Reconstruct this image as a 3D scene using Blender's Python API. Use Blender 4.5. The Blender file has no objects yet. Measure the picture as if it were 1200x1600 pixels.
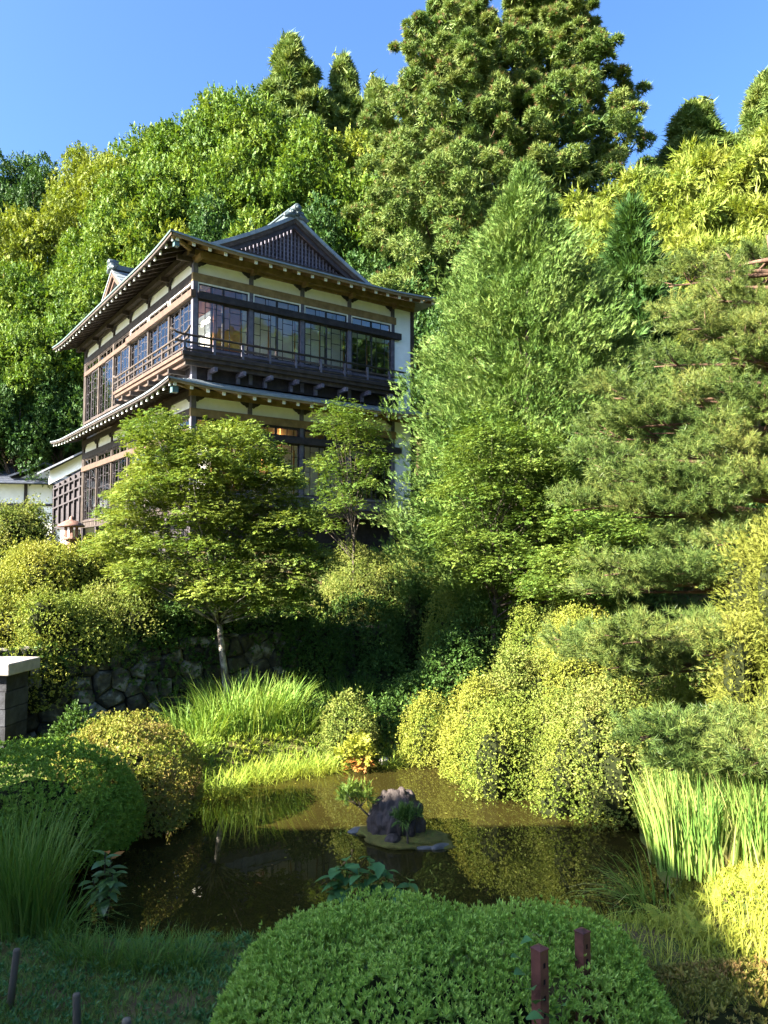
import bpy, math, random
import numpy as np
from mathutils import Vector

S = bpy.context.scene
COL = S.collection
R = math.radians
rng = np.random.default_rng(7)
random.seed(7)

# ------------------------------------------------------------------ camera, sky, sun, exposure
CAM_Z = 3.6
PITCH = R(3.5)
FPX = 1190.0
cam_d = bpy.data.cameras.new('camera')
cam_d.sensor_fit = 'VERTICAL'
cam_d.sensor_height = 36.0
cam_d.lens = 36.0 * FPX / 1600.0
cam_d.clip_start = 0.05
cam_d.clip_end = 2000
cam = bpy.data.objects.new('camera', cam_d)
COL.objects.link(cam)
cam.location = (0, 0, CAM_Z)
cam.rotation_euler = (R(90) + PITCH, 0, 0)
S.camera = cam

SUN_EL = R(30)
SUN_TO = Vector((-0.903, -0.43, 0)).normalized()
sun_dir = Vector((SUN_TO.x * math.cos(SUN_EL), SUN_TO.y * math.cos(SUN_EL), math.sin(SUN_EL)))
W = bpy.data.worlds.new('World')
S.world = W
W.use_nodes = True
wn = W.node_tree
for n in list(wn.nodes):
    wn.nodes.remove(n)
sky = wn.nodes.new('ShaderNodeTexSky')
sky.sky_type = 'NISHITA'
sky.sun_disc = False
sky.sun_elevation = SUN_EL
sky.sun_rotation = math.atan2(SUN_TO.x, SUN_TO.y)
sky.altitude = 0
sky.air_density = 1.0
sky.dust_density = 3.5
sky.ozone_density = 10.0
bg = wn.nodes.new('ShaderNodeBackground')
bg.inputs['Strength'].default_value = 0.054
wo = wn.nodes.new('ShaderNodeOutputWorld')
wn.links.new(sky.outputs[0], bg.inputs[0])
wn.links.new(bg.outputs[0], wo.inputs[0])
sl = bpy.data.lights.new('sun', 'SUN')
sl.energy = 5.0
sl.angle = R(0.53)
sl.color = (1.0, 0.92, 0.78)
so = bpy.data.objects.new('sun', sl)
COL.objects.link(so)
so.rotation_euler = (-sun_dir).to_track_quat('-Z', 'Y').to_euler()
so.location = (-20, -10, 30)
S.view_settings.view_transform = 'Standard'
S.view_settings.look = 'None'
S.view_settings.exposure = 3.15
S.view_settings.gamma = 1
S.view_settings.use_curve_mapping = False
S.render.engine = 'CYCLES'
try:
    S.cycles.use_denoising = True
    S.cycles.max_bounces = 8
    S.cycles.diffuse_bounces = 3
    S.cycles.glossy_bounces = 3
    S.cycles.transmission_bounces = 3
    S.cycles.transparent_max_bounces = 12
    S.cycles.sample_clamp_indirect = 6
except Exception:
    pass


def at(px, py, Y):
    """world point seen at photo pixel (px,py) at distance Y along the view ground axis"""
    xr, yr = (px - 600) / FPX, (800 - py) / FPX
    d = (xr, math.cos(PITCH) - yr * math.sin(PITCH), math.sin(PITCH) + yr * math.cos(PITCH))
    t = Y / d[1]
    return Vector((d[0] * t, Y, CAM_Z + d[2] * t))


def on_z(px, py, z):
    xr, yr = (px - 600) / FPX, (800 - py) / FPX
    d = (xr, math.cos(PITCH) - yr * math.sin(PITCH), math.sin(PITCH) + yr * math.cos(PITCH))
    t = (z - CAM_Z) / d[2]
    return Vector((d[0] * t, d[1] * t, z))


# ------------------------------------------------------------------ materials
def new_mat(name):
    m = bpy.data.materials.new(name)
    m.use_nodes = True
    nt = m.node_tree
    for n in list(nt.nodes):
        nt.nodes.remove(n)
    out = nt.nodes.new('ShaderNodeOutputMaterial')
    return m, nt, out


def nd(nt, typ, **kw):
    n = nt.nodes.new(typ)
    for k, v in kw.items():
        if k.startswith('i_'):
            key = k[2:].replace('_', ' ')
            n.inputs[key].default_value = v
        else:
            setattr(n, k, v)
    return n


def rgba(c):
    return (c[0], c[1], c[2], 1.0)


def ramp(nt, stops):
    r = nt.nodes.new('ShaderNodeValToRGB')
    el = r.color_ramp.elements
    while len(el) < len(stops):
        el.new(0.5)
    for e, (p, c) in zip(el, stops):
        e.position = p
        e.color = rgba(c)
    return r


def leaf_mat(name, cols, trans=0.35, rough=0.55, nscale=1.2, spec=0.14, tyl=(1.12, 1.08, 0.55)):
    """cols: list of albedo colours, picked per leaf and per patch"""
    m, nt, out = new_mat(name)
    geo = nd(nt, 'ShaderNodeNewGeometry')
    tc = nd(nt, 'ShaderNodeTexCoord')
    nz = nd(nt, 'ShaderNodeTexNoise', i_Scale=nscale, i_Detail=3.0)
    nt.links.new(tc.outputs['Object'], nz.inputs['Vector'])
    st = nd(nt, 'ShaderNodeMapRange')
    st.inputs['From Min'].default_value = 0.32
    st.inputs['From Max'].default_value = 0.68
    nt.links.new(nz.outputs['Fac'], st.inputs['Value'])
    mx = nd(nt, 'ShaderNodeMix', data_type='FLOAT')
    mx.inputs[0].default_value = 0.5
    nt.links.new(st.outputs[0], mx.inputs[2])
    nt.links.new(geo.outputs['Random Per Island'], mx.inputs[3])
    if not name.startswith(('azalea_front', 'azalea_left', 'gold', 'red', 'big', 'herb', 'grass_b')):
        sun_gain = 1.08 if name.startswith('hill') else 1.22  # extra brightness of sunlit foliage put into the leaf colours
        cols = [(r_ * sun_gain * .99, g_ * sun_gain, b_ * sun_gain * 1.15) for r_, g_, b_ in cols]
    n = len(cols)
    rp = ramp(nt, [(0.12 + 0.76 * i / max(1, n - 1), c) for i, c in enumerate(cols)])
    nt.links.new(mx.outputs[0], rp.inputs[0])
    p = nd(nt, 'ShaderNodeBsdfPrincipled')
    p.inputs['Roughness'].default_value = rough
    p.inputs['Specular IOR Level'].default_value = spec
    nt.links.new(rp.outputs[0], p.inputs['Base Color'])
    mul = nd(nt, 'ShaderNodeMix', data_type='RGBA', blend_type='MULTIPLY')
    mul.inputs[0].default_value = 1.0
    mul.inputs[7].default_value = rgba(tyl)
    nt.links.new(rp.outputs[0], mul.inputs[6])
    t = nd(nt, 'ShaderNodeBsdfTranslucent')
    nt.links.new(mul.outputs[2], t.inputs['Color'])
    ms = nd(nt, 'ShaderNodeMixShader')
    ms.inputs[0].default_value = trans
    nt.links.new(p.outputs[0], ms.inputs[1])
    nt.links.new(t.outputs[0], ms.inputs[2])
    nt.links.new(ms.outputs[0], out.inputs[0])
    return m


def surf_mat(name, stops, scale=4.0, rough=0.7, bump=0.3, bscale=None, detail=6.0, spec=0.3, metallic=0.0,
             objvar=0.0, stretch=(1, 1, 1), bdist=0.02, coord='pos'):
    m, nt, out = new_mat(name)
    if coord == 'pos':
        src = nd(nt, 'ShaderNodeNewGeometry').outputs['Position']
    else:
        src = nd(nt, 'ShaderNodeTexCoord').outputs['Object']
    mp = nd(nt, 'ShaderNodeMapping')
    mp.inputs['Scale'].default_value = stretch
    nt.links.new(src, mp.inputs['Vector'])
    nz = nd(nt, 'ShaderNodeTexNoise', i_Scale=scale, i_Detail=detail, i_Roughness=0.62)
    nt.links.new(mp.outputs[0], nz.inputs['Vector'])
    fac = nz.outputs['Fac']
    if objvar:
        oi = nd(nt, 'ShaderNodeObjectInfo')
        mr = nd(nt, 'ShaderNodeMapRange')
        mr.inputs['To Min'].default_value = -objvar
        mr.inputs['To Max'].default_value = objvar
        nt.links.new(oi.outputs['Random'], mr.inputs['Value'])
        ad = nd(nt, 'ShaderNodeMath', operation='ADD')
        nt.links.new(fac, ad.inputs[0])
        nt.links.new(mr.outputs[0], ad.inputs[1])
        fac = ad.outputs[0]
    rp = ramp(nt, stops)
    nt.links.new(fac, rp.inputs[0])
    p = nd(nt, 'ShaderNodeBsdfPrincipled')
    p.inputs['Roughness'].default_value = rough
    p.inputs['Specular IOR Level'].default_value = spec
    p.inputs['Metallic'].default_value = metallic
    nt.links.new(rp.outputs[0], p.inputs['Base Color'])
    if bump:
        n2 = nd(nt, 'ShaderNodeTexNoise', i_Scale=bscale or scale * 3, i_Detail=6.0)
        nt.links.new(mp.outputs[0], n2.inputs['Vector'])
        b = nd(nt, 'ShaderNodeBump')
        b.inputs['Strength'].default_value = bump
        b.inputs['Distance'].default_value = bdist
        nt.links.new(n2.outputs['Fac'], b.inputs['Height'])
        nt.links.new(b.outputs[0], p.inputs['Normal'])
    nt.links.new(p.outputs[0], out.inputs[0])
    return m


M = {}
# foliage albedos
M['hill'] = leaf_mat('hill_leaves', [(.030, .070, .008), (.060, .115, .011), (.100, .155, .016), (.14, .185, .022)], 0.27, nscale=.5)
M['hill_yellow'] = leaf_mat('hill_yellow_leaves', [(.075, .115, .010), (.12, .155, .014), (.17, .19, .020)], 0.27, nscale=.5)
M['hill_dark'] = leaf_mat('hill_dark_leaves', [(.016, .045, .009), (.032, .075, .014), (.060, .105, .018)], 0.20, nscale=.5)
M['cedar'] = leaf_mat('cedar_needles', [(.040, .080, .014), (.075, .12, .022), (.115, .155, .032), (.15, .17, .040)], 0.17, nscale=.55)
M['cedar_tip'] = leaf_mat('cedar_tips', [(.15, .075, .03), (.17, .10, .04)], 0.14)
M['bamboo'] = leaf_mat('bamboo_leaves', [(.085, .130, .016), (.145, .180, .024), (.21, .225, .040)], 0.29, nscale=.5)
M['cypress'] = leaf_mat('cypress_sprays', [(.024, .052, .009), (.050, .096, .014), (.095, .148, .026), (.16, .20, .045)], 0.14, nscale=1.0)
M['maple'] = leaf_mat('maple_leaves', [(.038, .080, .012), (.080, .128, .018), (.14, .175, .030)], 0.27, nscale=.8)
M['maple_yellow'] = leaf_mat('maple_yellow_leaves', [(.050, .092, .013), (.100, .140, .019), (.165, .190, .032)], 0.29, nscale=.8)
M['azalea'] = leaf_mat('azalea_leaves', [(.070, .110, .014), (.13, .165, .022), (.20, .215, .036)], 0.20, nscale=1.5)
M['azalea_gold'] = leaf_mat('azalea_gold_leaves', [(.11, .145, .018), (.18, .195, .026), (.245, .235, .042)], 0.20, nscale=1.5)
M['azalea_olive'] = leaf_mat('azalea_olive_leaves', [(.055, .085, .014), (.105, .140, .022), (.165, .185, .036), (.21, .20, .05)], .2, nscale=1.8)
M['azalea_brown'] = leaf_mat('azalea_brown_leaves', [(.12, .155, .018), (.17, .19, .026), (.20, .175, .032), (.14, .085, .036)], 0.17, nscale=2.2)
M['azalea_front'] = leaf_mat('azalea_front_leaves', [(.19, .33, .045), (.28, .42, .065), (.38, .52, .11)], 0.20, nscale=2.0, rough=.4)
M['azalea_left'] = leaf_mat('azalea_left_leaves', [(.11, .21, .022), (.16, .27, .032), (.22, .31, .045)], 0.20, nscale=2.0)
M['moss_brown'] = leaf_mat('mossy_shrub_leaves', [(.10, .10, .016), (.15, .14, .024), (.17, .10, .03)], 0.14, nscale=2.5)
M['shaded_shrub'] = leaf_mat('shaded_shrub_leaves', [(.022, .055, .009), (.045, .088, .014), (.075, .12, .02)], 0.17, nscale=1.2)  # darker leaf tone, puts shade into the shrubs that stand in shadow
M['pine'] = leaf_mat('pine_needles', [(.032, .060, .013), (.065, .100, .020), (.115, .145, .030), (.165, .165, .036)], 0.14, nscale=1.0, rough=.4)
M['gold_cypress'] = leaf_mat('gold_cypress_sprays', [(.11, .135, .018), (.17, .185, .030), (.23, .225, .05)], 0.24, nscale=1.2)
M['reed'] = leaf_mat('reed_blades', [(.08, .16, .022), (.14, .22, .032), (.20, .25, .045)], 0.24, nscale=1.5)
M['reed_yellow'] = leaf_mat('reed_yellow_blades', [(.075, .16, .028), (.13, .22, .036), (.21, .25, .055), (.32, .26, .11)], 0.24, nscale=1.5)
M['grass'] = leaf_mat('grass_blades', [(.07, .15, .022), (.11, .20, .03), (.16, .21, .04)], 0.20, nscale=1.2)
M['grass_lit'] = leaf_mat('grass_sunlit_blades', [(.15, .19, .022), (.24, .255, .028), (.31, .29, .05)], 0.24, nscale=1.2)  # lit copy of the grass, sunlight put into the blade colour
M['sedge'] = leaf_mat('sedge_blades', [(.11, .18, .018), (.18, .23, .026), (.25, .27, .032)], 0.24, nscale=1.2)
M['big_leaf'] = leaf_mat('big_leaves', [(.06, .12, .04), (.09, .165, .05), (.12, .19, .05)], 0.17, rough=.35, spec=.5)
M['herb_leaf'] = leaf_mat('herb_leaves', [(.06, .15, .05), (.09, .20, .065)], 0.24, rough=.4)
M['red_leaf'] = leaf_mat('red_leaves', [(.30, .10, .03), (.33, .18, .04)], 0.24)
M['twig'] = surf_mat('shaded_twig_core', [(.3, (.010, .014, .005)), (.7, (.024, .028, .010))], 9, .95, 0, spec=.05)  # filler core, the shade inside the shrubs put into its colour
# wood, plaster, roof, stone
M['bark'] = surf_mat('bark', [(.35, (.035, .026, .020)), (.7, (.10, .08, .06))], 7, .9, .8, stretch=(1, 1, .25))
M['bark_red'] = surf_mat('bark_red', [(.35, (.05, .028, .018)), (.7, (.14, .08, .05))], 6, .9, .8, stretch=(1, 1, .2))
M['bark_pale'] = surf_mat('bark_pale', [(.40, (.07, .055, .045)), (.50, (.22, .20, .17)), (.66, (.46, .43, .38))], 5, .85, .5)
M['wood'] = surf_mat('weathered_wood', [(.3, (.022, .016, .013)), (.55, (.046, .033, .026)), (.8, (.088, .066, .052))], 5, .75, .25, objvar=.1, stretch=(1, 1, 1))
M['wood_sunlit'] = surf_mat('sunlit_red_wood', [(.3, (.048, .029, .020)), (.6, (.092, .052, .034)), (.85, (.14, .082, .055))], 5, .7, .25, objvar=.1)  # redder copy of the wood, sun on the left side put into it
M['wood_olive'] = surf_mat('pale_eave_wood', [(.3, (.13, .085, .035)), (.7, (.25, .17, .08))], 5, .75, .2, objvar=.1)
M['wood_dark'] = surf_mat('dark_wood', [(.3, (.018, .014, .016)), (.6, (.04, .032, .036)), (.85, (.075, .06, .06))], 6, .7, .25, objvar=.1)
M['wood_grey'] = surf_mat('skylit_grey_wood', [(.3, (.06, .055, .075)), (.7, (.14, .13, .16))], 6, .7, .2, objvar=.1)  # blue of the skylit shade mixed into the grey wood
M['wood_white'] = surf_mat('white_paint', [(.3, (.62, .62, .6)), (.7, (.82, .82, .8))], 5, .6, .05)
M['plaster'] = surf_mat('bounce_tinted_plaster', [(.3, (.74, .71, .62)), (.7, (.85, .82, .74))], 3, .85, .08)  # warm copy of the white plaster, bounced light put into it
M['plaster_white'] = surf_mat('white_plaster', [(.3, (.76, .76, .74)), (.7, (.86, .86, .84))], 3, .85, .05)
M['shoji'] = surf_mat('paper_screen', [(.3, (.74, .70, .64)), (.7, (.86, .83, .78))], 2, .8, 0)
M['inner_wood'] = surf_mat('inner_orange_wood', [(.3, (.30, .11, .045)), (.7, (.45, .19, .08))], 3, .5, 0)
M['copper'] = surf_mat('roof_sheet', [(.3, (.10, .12, .135)), (.55, (.17, .195, .205)), (.8, (.26, .275, .27))], 3.5, .45, .12, objvar=.03, spec=.5)
M['copper_green'] = surf_mat('verdigris_edge', [(.3, (.05, .085, .075)), (.7, (.12, .17, .15))], 4, .5, .1)
M['orn'] = surf_mat('ridge_tile_bluegrey', [(.3, (.025, .038, .042)), (.7, (.075, .10, .105))], 8, .45, .2, spec=.5)
M['tile'] = surf_mat('dark_roof_tile', [(.3, (.028, .033, .045)), (.7, (.075, .085, .11))], 6, .4, .2, objvar=.1, spec=.5)
M['lamp_box'] = surf_mat('teal_lamp_box', [(.3, (.05, .10, .10)), (.7, (.09, .15, .15))], 6, .4, 0)
M['stone'] = surf_mat('lichen_stone', [(.30, (.014, .013, .008)), (.47, (.045, .041, .026)), (.58, (.085, .078, .05)), (.66, (.20, .19, .15))], 4.5, .9, .9, objvar=.13, bscale=22)  # stone darkened for the shade over the wall, with pale lichen patches
M['mortar'] = surf_mat('dark_joint', [(.3, (.012, .012, .009)), (.7, (.03, .032, .018))], 8, .95, .4)
M['cap'] = surf_mat('concrete_cap', [(.3, (.22, .20, .18)), (.7, (.33, .30, .27))], 6, .85, .25)
M['block'] = surf_mat('blue_grey_block', [(.3, (.013, .013, .015)), (.7, (.045, .047, .055))], 5, .85, .4, objvar=.12)
M['rock'] = surf_mat('purple_brown_rock', [(.3, (.013, .010, .008)), (.5, (.036, .027, .023)), (.66, (.070, .054, .048)), (.8, (.15, .14, .13))], 3.2, .75, .9, bscale=14, bdist=.05, stretch=(1.3, 1.3, .5), detail=9)
M['rim'] = surf_mat('grey_rim_stone', [(.3, (.035, .035, .033)), (.7, (.12, .12, .115))], 6, .6, .4)
M['moss'] = surf_mat('island_moss', [(.3, (.055, .06, .012)), (.5, (.10, .085, .018)), (.75, (.10, .12, .02))], 9, .95, .9, bscale=40)
M['rust'] = surf_mat('rusty_steel', [(.3, (.06, .022, .017)), (.55, (.12, .042, .03)), (.8, (.19, .075, .05))], 7, .6, .25)
M['hole'] = surf_mat('hole_shade', [(.3, (.006, .004, .004)), (.7, (.012, .008, .008))], 7, .9, 0)
M['stake'] = surf_mat('grey_stake_wood', [(.3, (.07, .055, .04)), (.7, (.20, .16, .11))], 7, .9, .5, stretch=(1, 1, .2))
M['lantern'] = surf_mat('rusty_lantern', [(.3, (.10, .05, .035)), (.7, (.22, .12, .09))], 7, .7, .3)
M['ground'] = surf_mat('earth_and_moss', [(.28, (.035, .050, .008)), (.45, (.06, .085, .012)), (.55, (.085, .075, .02)), (.64, (.09, .055, .025)), (.75, (.06, .10, .012))], 3.2, .95, .6, bscale=18)


def glass_mat():
    m, nt, out = new_mat('window_glass')
    tr = nd(nt, 'ShaderNodeBsdfTransparent')
    tr.inputs[0].default_value = (.93, .93, .92, 1)
    gl = nd(nt, 'ShaderNodeBsdfGlossy')
    gl.inputs['Roughness'].default_value = 0.015
    gl.inputs['Color'].default_value = (.9, .95, .95, 1)
    fr = nd(nt, 'ShaderNodeFresnel')
    fr.inputs['IOR'].default_value = 1.48
    nz = nd(nt, 'ShaderNodeTexNoise', i_Scale=2.0)
    geo = nd(nt, 'ShaderNodeNewGeometry')
    nt.links.new(geo.outputs['Position'], nz.inputs['Vector'])
    b = nd(nt, 'ShaderNodeBump')
    b.inputs['Strength'].default_value = .12
    b.inputs['Distance'].default_value = .02
    nt.links.new(nz.outputs['Fac'], b.inputs['Height'])
    nt.links.new(b.outputs[0], gl.inputs['Normal'])
    ms = nd(nt, 'ShaderNodeMixShader')
    nt.links.new(fr.outputs[0], ms.inputs[0])
    nt.links.new(tr.outputs[0], ms.inputs[1])
    nt.links.new(gl.outputs[0], ms.inputs[2])
    nt.links.new(ms.outputs[0], out.inputs[0])
    return m


M['glass'] = glass_mat()


def water_mat():
    m, nt, out = new_mat('murky_pond_water')
    geo = nd(nt, 'ShaderNodeNewGeometry')
    n1 = nd(nt, 'ShaderNodeTexNoise', i_Scale=0.55, i_Detail=3.0)
    nt.links.new(geo.outputs['Position'], n1.inputs['Vector'])
    rp = ramp(nt, [(.35, (.019, .0160, .0040)), (.7, (.027, .0225, .0055))])
    nt.links.new(n1.outputs['Fac'], rp.inputs[0])
    # floating pollen and dust specks
    vo = nd(nt, 'ShaderNodeTexVoronoi', i_Scale=7.0)
    nt.links.new(geo.outputs['Position'], vo.inputs['Vector'])
    lt = nd(nt, 'ShaderNodeMath', operation='LESS_THAN')
    lt.inputs[1].default_value = 0.022
    nt.links.new(vo.outputs['Distance'], lt.inputs[0])
    mx = nd(nt, 'ShaderNodeMix', data_type='RGBA')
    mx.inputs[7].default_value = (.07, .065, .03, 1)
    nt.links.new(lt.outputs[0], mx.inputs[0])
    nt.links.new(rp.outputs[0], mx.inputs[6])
    p = nd(nt, 'ShaderNodeBsdfPrincipled')
    p.inputs['Roughness'].default_value = 0.0
    p.inputs['IOR'].default_value = 1.42
    nt.links.new(mx.outputs[2], p.inputs['Base Color'])
    n2 = nd(nt, 'ShaderNodeTexNoise', i_Scale=5.0, i_Detail=2.0)
    mp = nd(nt, 'ShaderNodeMapping')
    mp.inputs['Scale'].default_value = (1, .5, 1)
    nt.links.new(geo.outputs['Position'], mp.inputs[0])
    nt.links.new(mp.outputs[0], n2.inputs['Vector'])
    b = nd(nt, 'ShaderNodeBump')
    b.inputs['Strength'].default_value = .025
    b.inputs['Distance'].default_value = .02
    nt.links.new(n2.outputs['Fac'], b.inputs['Height'])
    nt.links.new(b.outputs[0], p.inputs['Normal'])
    nt.links.new(p.outputs[0], out.inputs[0])
    return m


M['water'] = water_mat()


# ------------------------------------------------------------------ object helpers
def link(name, me, parent=None, mats=()):
    for mm in mats:
        me.materials.append(mm)
    o = bpy.data.objects.new(name, me)
    COL.objects.link(o)
    if parent is not None:
        o.parent = parent
    return o


def tag(o, label=None, cat=None, group=None, kind=None):
    if label: o['label'] = label
    if cat: o['category'] = cat
    if group: o['group'] = group
    if kind: o['kind'] = kind
    return o


def empty(name, loc=(0, 0, 0), rz=0.0):
    o = bpy.data.objects.new(name, None)
    COL.objects.link(o)
    o.location = loc
    o.rotation_euler = (0, 0, rz)
    return o


def copy_tree(o, parent=None):
    c = o.copy()
    COL.objects.link(c)
    if parent is not None:
        c.parent = parent
    for ch in list(o.children):
        copy_tree(ch, c)
    return c


def mesh_faces(name, parts, smooth=False):
    """parts: list of (array (n,k,3) of separate faces, material index)"""
    vs, tot, sizes, mi = [], 0, [], []
    for A, m in parts:
        n, k = A.shape[:2]
        vs.append(A.reshape(-1, 3))
        sizes.append(np.full(n, k, np.int32))
        mi.append(np.full(n, m, np.int32))
    V = np.concatenate(vs).astype(np.float32)
    sizes = np.concatenate(sizes)
    mi = np.concatenate(mi)
    me = bpy.data.meshes.new(name)
    me.vertices.add(len(V))
    me.vertices.foreach_set('co', V.ravel())
    me.loops.add(len(V))
    me.loops.foreach_set('vertex_index', np.arange(len(V), dtype=np.int32))
    me.polygons.add(len(sizes))
    st = np.concatenate(([0], np.cumsum(sizes)[:-1])).astype(np.int32)
    me.polygons.foreach_set('loop_start', st)
    me.polygons.foreach_set('material_index', mi)
    me.update(calc_edges=True)
    me.validate()
    return me


def mesh_indexed(name, V, F, smooth=False):
    me = bpy.data.meshes.new(name)
    me.from_pydata([tuple(v) for v in V], [], [tuple(int(i) for i in f) for f in F])
    if smooth:
        me.polygons.foreach_set('use_smooth', [True] * len(me.polygons))
    me.update()
    return me


class MB:
    """collects boxes, tubes and prisms into one mesh"""
    def __init__(self):
        self.V, self.F, self.mi = [], [], []

    def add(self, V, F, m=0):
        b = len(self.V)
        self.V += [tuple(v) for v in V]
        for f in F:
            self.F.append([b + i for i in f])
            self.mi.append(m)

    def box(self, x0, x1, y0, y1, z0, z1, m=0):
        V = [(x, y, z) for z in (z0, z1) for y in (y0, y1) for x in (x0, x1)]
        self.add(V, [(0, 2, 3, 1), (4, 5, 7, 6), (0, 1, 5, 4), (2, 6, 7, 3), (0, 4, 6, 2), (1, 3, 7, 5)], m)

    def tube(self, pts, rad, n=7, m=0, cap=True):
        pts = [Vector(p) for p in pts]
        rings = []
        up = Vector((0.13, 0.31, 1)).normalized()
        for i, p in enumerate(pts):
            a = pts[max(0, i - 1)]
            c = pts[min(len(pts) - 1, i + 1)]
            t = (c - a).normalized()
            s = t.cross(up)
            if s.length < .05:
                s = t.cross(Vector((1, 0, 0)))
            s.normalize()
            w = s.cross(t)
            r = rad[i] if hasattr(rad, '__len__') else rad
            rings.append([p + (s * math.cos(2 * math.pi * k / n) + w * math.sin(2 * math.pi * k / n)) * r for k in range(n)])
        V = [v for rg in rings for v in rg]
        F = []
        for i in range(len(pts) - 1):
            for k in range(n):
                k2 = (k + 1) % n
                F.append((i * n + k, i * n + k2, (i + 1) * n + k2, (i + 1) * n + k))
        if cap:
            F.append(tuple(range(n))[::-1])
            F.append(tuple((len(pts) - 1) * n + k for k in range(n)))
        self.add(V, F, m)

    def lathe(self, prof, n=16, c=(0, 0, 0), m=0):
        V, F = [], []
        for r, z in prof:
            for k in range(n):
                a = 2 * math.pi * k / n
                V.append((c[0] + r * math.cos(a), c[1] + r * math.sin(a), c[2] + z))
        for i in range(len(prof) - 1):
            for k in range(n):
                k2 = (k + 1) % n
                F.append((i * n + k, i * n + k2, (i + 1) * n + k2, (i + 1) * n + k))
        F.append(tuple(range(n))[::-1])
        F.append(tuple((len(prof) - 1) * n + k for k in range(n)))
        self.add(V, F, m)

    def build(self, name, mats, parent=None, smooth=False):
        me = bpy.data.meshes.new(name)
        me.from_pydata(self.V, [], self.F)
        me.polygons.foreach_set('material_index', self.mi)
        if smooth:
            me.polygons.foreach_set('use_smooth', [True] * len(me.polygons))
        me.update()
        if not isinstance(mats, (list, tuple)):
            mats = [mats]
        return link(name, me, parent, mats)


# ------------------------------------------------------------------ foliage machinery (templates scattered with numpy)
def norm(a):
    return a / np.maximum(np.linalg.norm(a, axis=-1, keepdims=True), 1e-9)


def leafq(base, d, n, L, Wd, fold=.18, mid=.45, droop=0.0):
    """one folded leaf as a quad"""
    base, d, n = np.array(base, float), norm(np.array(d, float)), np.array(n, float)
    n = norm(n - d * (n @ d))
    s = np.cross(d, n)
    return np.stack([base, base + d * L * mid + s * Wd / 2 + n * fold * Wd, base + d * L - n * droop * L,
                     base + d * L * mid - s * Wd / 2 + n * fold * Wd])


def needle(base, d, n, L, Wd):
    """one needle as a single tapering triangle"""
    base, d, n = np.array(base, float), norm(np.array(d, float)), np.array(n, float)
    n = norm(n - d * (n @ d))
    s = np.cross(d, n)
    return np.stack([base + s * Wd / 2, base + d * L, base - s * Wd / 2])


def T_rosette(k=6, spread=1.0, L=1.0, Wd=.36, seed=0):
    r = np.random.default_rng(seed)
    out = []
    for i in range(k):
        a = 2 * math.pi * i / k + r.uniform(-.3, .3)
        e = spread * r.uniform(.6, 1.15)
        d = (math.cos(a) * math.sin(e), math.cos(e), math.sin(a) * math.sin(e))
        n = (-math.cos(a) * math.cos(e), math.sin(e), -math.sin(a) * math.cos(e))
        out.append(leafq((0, r.uniform(-.1, .15), 0), d, n, L * r.uniform(.75, 1.15), Wd))
    out.append(leafq((0, .1, 0), (r.uniform(-.3, .3), 1, r.uniform(-.3, .3)), (1, 0, .3), L * .8, Wd * .8))
    return np.array(out)


def T_spray(k=7, L=.42, Wd=.26, seed=1, flat=.25):
    """broad leaves along a flat twig pointing +Y, normal +Z, total length about 1"""
    r = np.random.default_rng(seed)
    out = []
    for i in range(k):
        y = (i + .5) / k
        sgn = 1 if i % 2 else -1
        a = sgn * r.uniform(.5, 1.2)
        d = (math.sin(a), math.cos(a), r.uniform(-.45, .1))
        n = (r.normal(0, flat), r.normal(0, flat), 1)
        out.append(leafq((0, y * .75, r.uniform(-.05, .05)), d, n, L * r.uniform(.75, 1.2), Wd * r.uniform(.85, 1.15)))
    out.append(leafq((0, .75, 0), (r.uniform(-.2, .2), 1, -.15), (0, 0, 1), L, Wd))
    return np.array(out)


def T_sprig(pairs=3, seed=2):
    """slender scale-leaf conifer spray"""
    r = np.random.default_rng(seed)
    out = [needle((0, 0, 0), (0, 1, 0), (r.normal(0, .4), 0, 1), 1.0, .09)]
    for i in range(pairs):
        y = .08 + .6 * i / pairs
        for sg in (-1, 1):
            a = sg * r.uniform(.35, .65)
            out.append(needle((0, y + sg * .04, 0), (math.sin(a), math.cos(a), r.uniform(-.25, .3)), (r.normal(0, .6), 0, 1),
                             (.46 - .26 * i / pairs) * r.uniform(.8, 1.2), .085))
    return np.array(out)


def T_tuft(k=16, ang=(.15, 1.15), Wd=.05, seed=3):
    r = np.random.default_rng(seed)
    out = []
    for i in range(k):
        a = 2 * math.pi * i / k * 2.4 + r.uniform(-.2, .2)
        e = ang[0] + (ang[1] - ang[0]) * ((i + .5) / k) ** .7
        d = (math.cos(a) * math.sin(e), math.cos(e), math.sin(a) * math.sin(e))
        out.append(needle((0, -.35 * r.random(), 0), d, (r.normal(), r.normal(), r.normal()), r.uniform(.75, 1.1), Wd * 1.5))
    return np.array(out)


def T_bamboo(k=8, seed=4):
    r = np.random.default_rng(seed)
    out = []
    for i in range(k):
        a = r.uniform(-1.1, 1.1)
        y = r.uniform(0, .7)
        out.append(needle((0, y, -.25 * y * y), (math.sin(a), math.cos(a), r.uniform(-.8, -.1)), (r.normal(0, .3), 0, 1),
                         r.uniform(.4, .62), .12))
    return np.array(out)


def scatter(T, P, axis, nrm, size, rg):
    """place template T (k,4,3) at P with +Y along axis and +Z towards nrm"""
    Y = norm(axis)
    Z = norm(nrm - Y * np.sum(nrm * Y, -1, keepdims=True))
    X = np.cross(Y, Z)
    s = np.asarray(size).reshape(-1, 1, 1) if np.ndim(size) else size
    A = T.reshape(-1, 3)
    out = (A[None, :, 0:1] * X[:, None, :] + A[None, :, 1:2] * Y[:, None, :] + A[None, :, 2:3] * Z[:, None, :]) * s + P[:, None, :]
    return out.reshape(-1, T.shape[1], 3)


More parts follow.
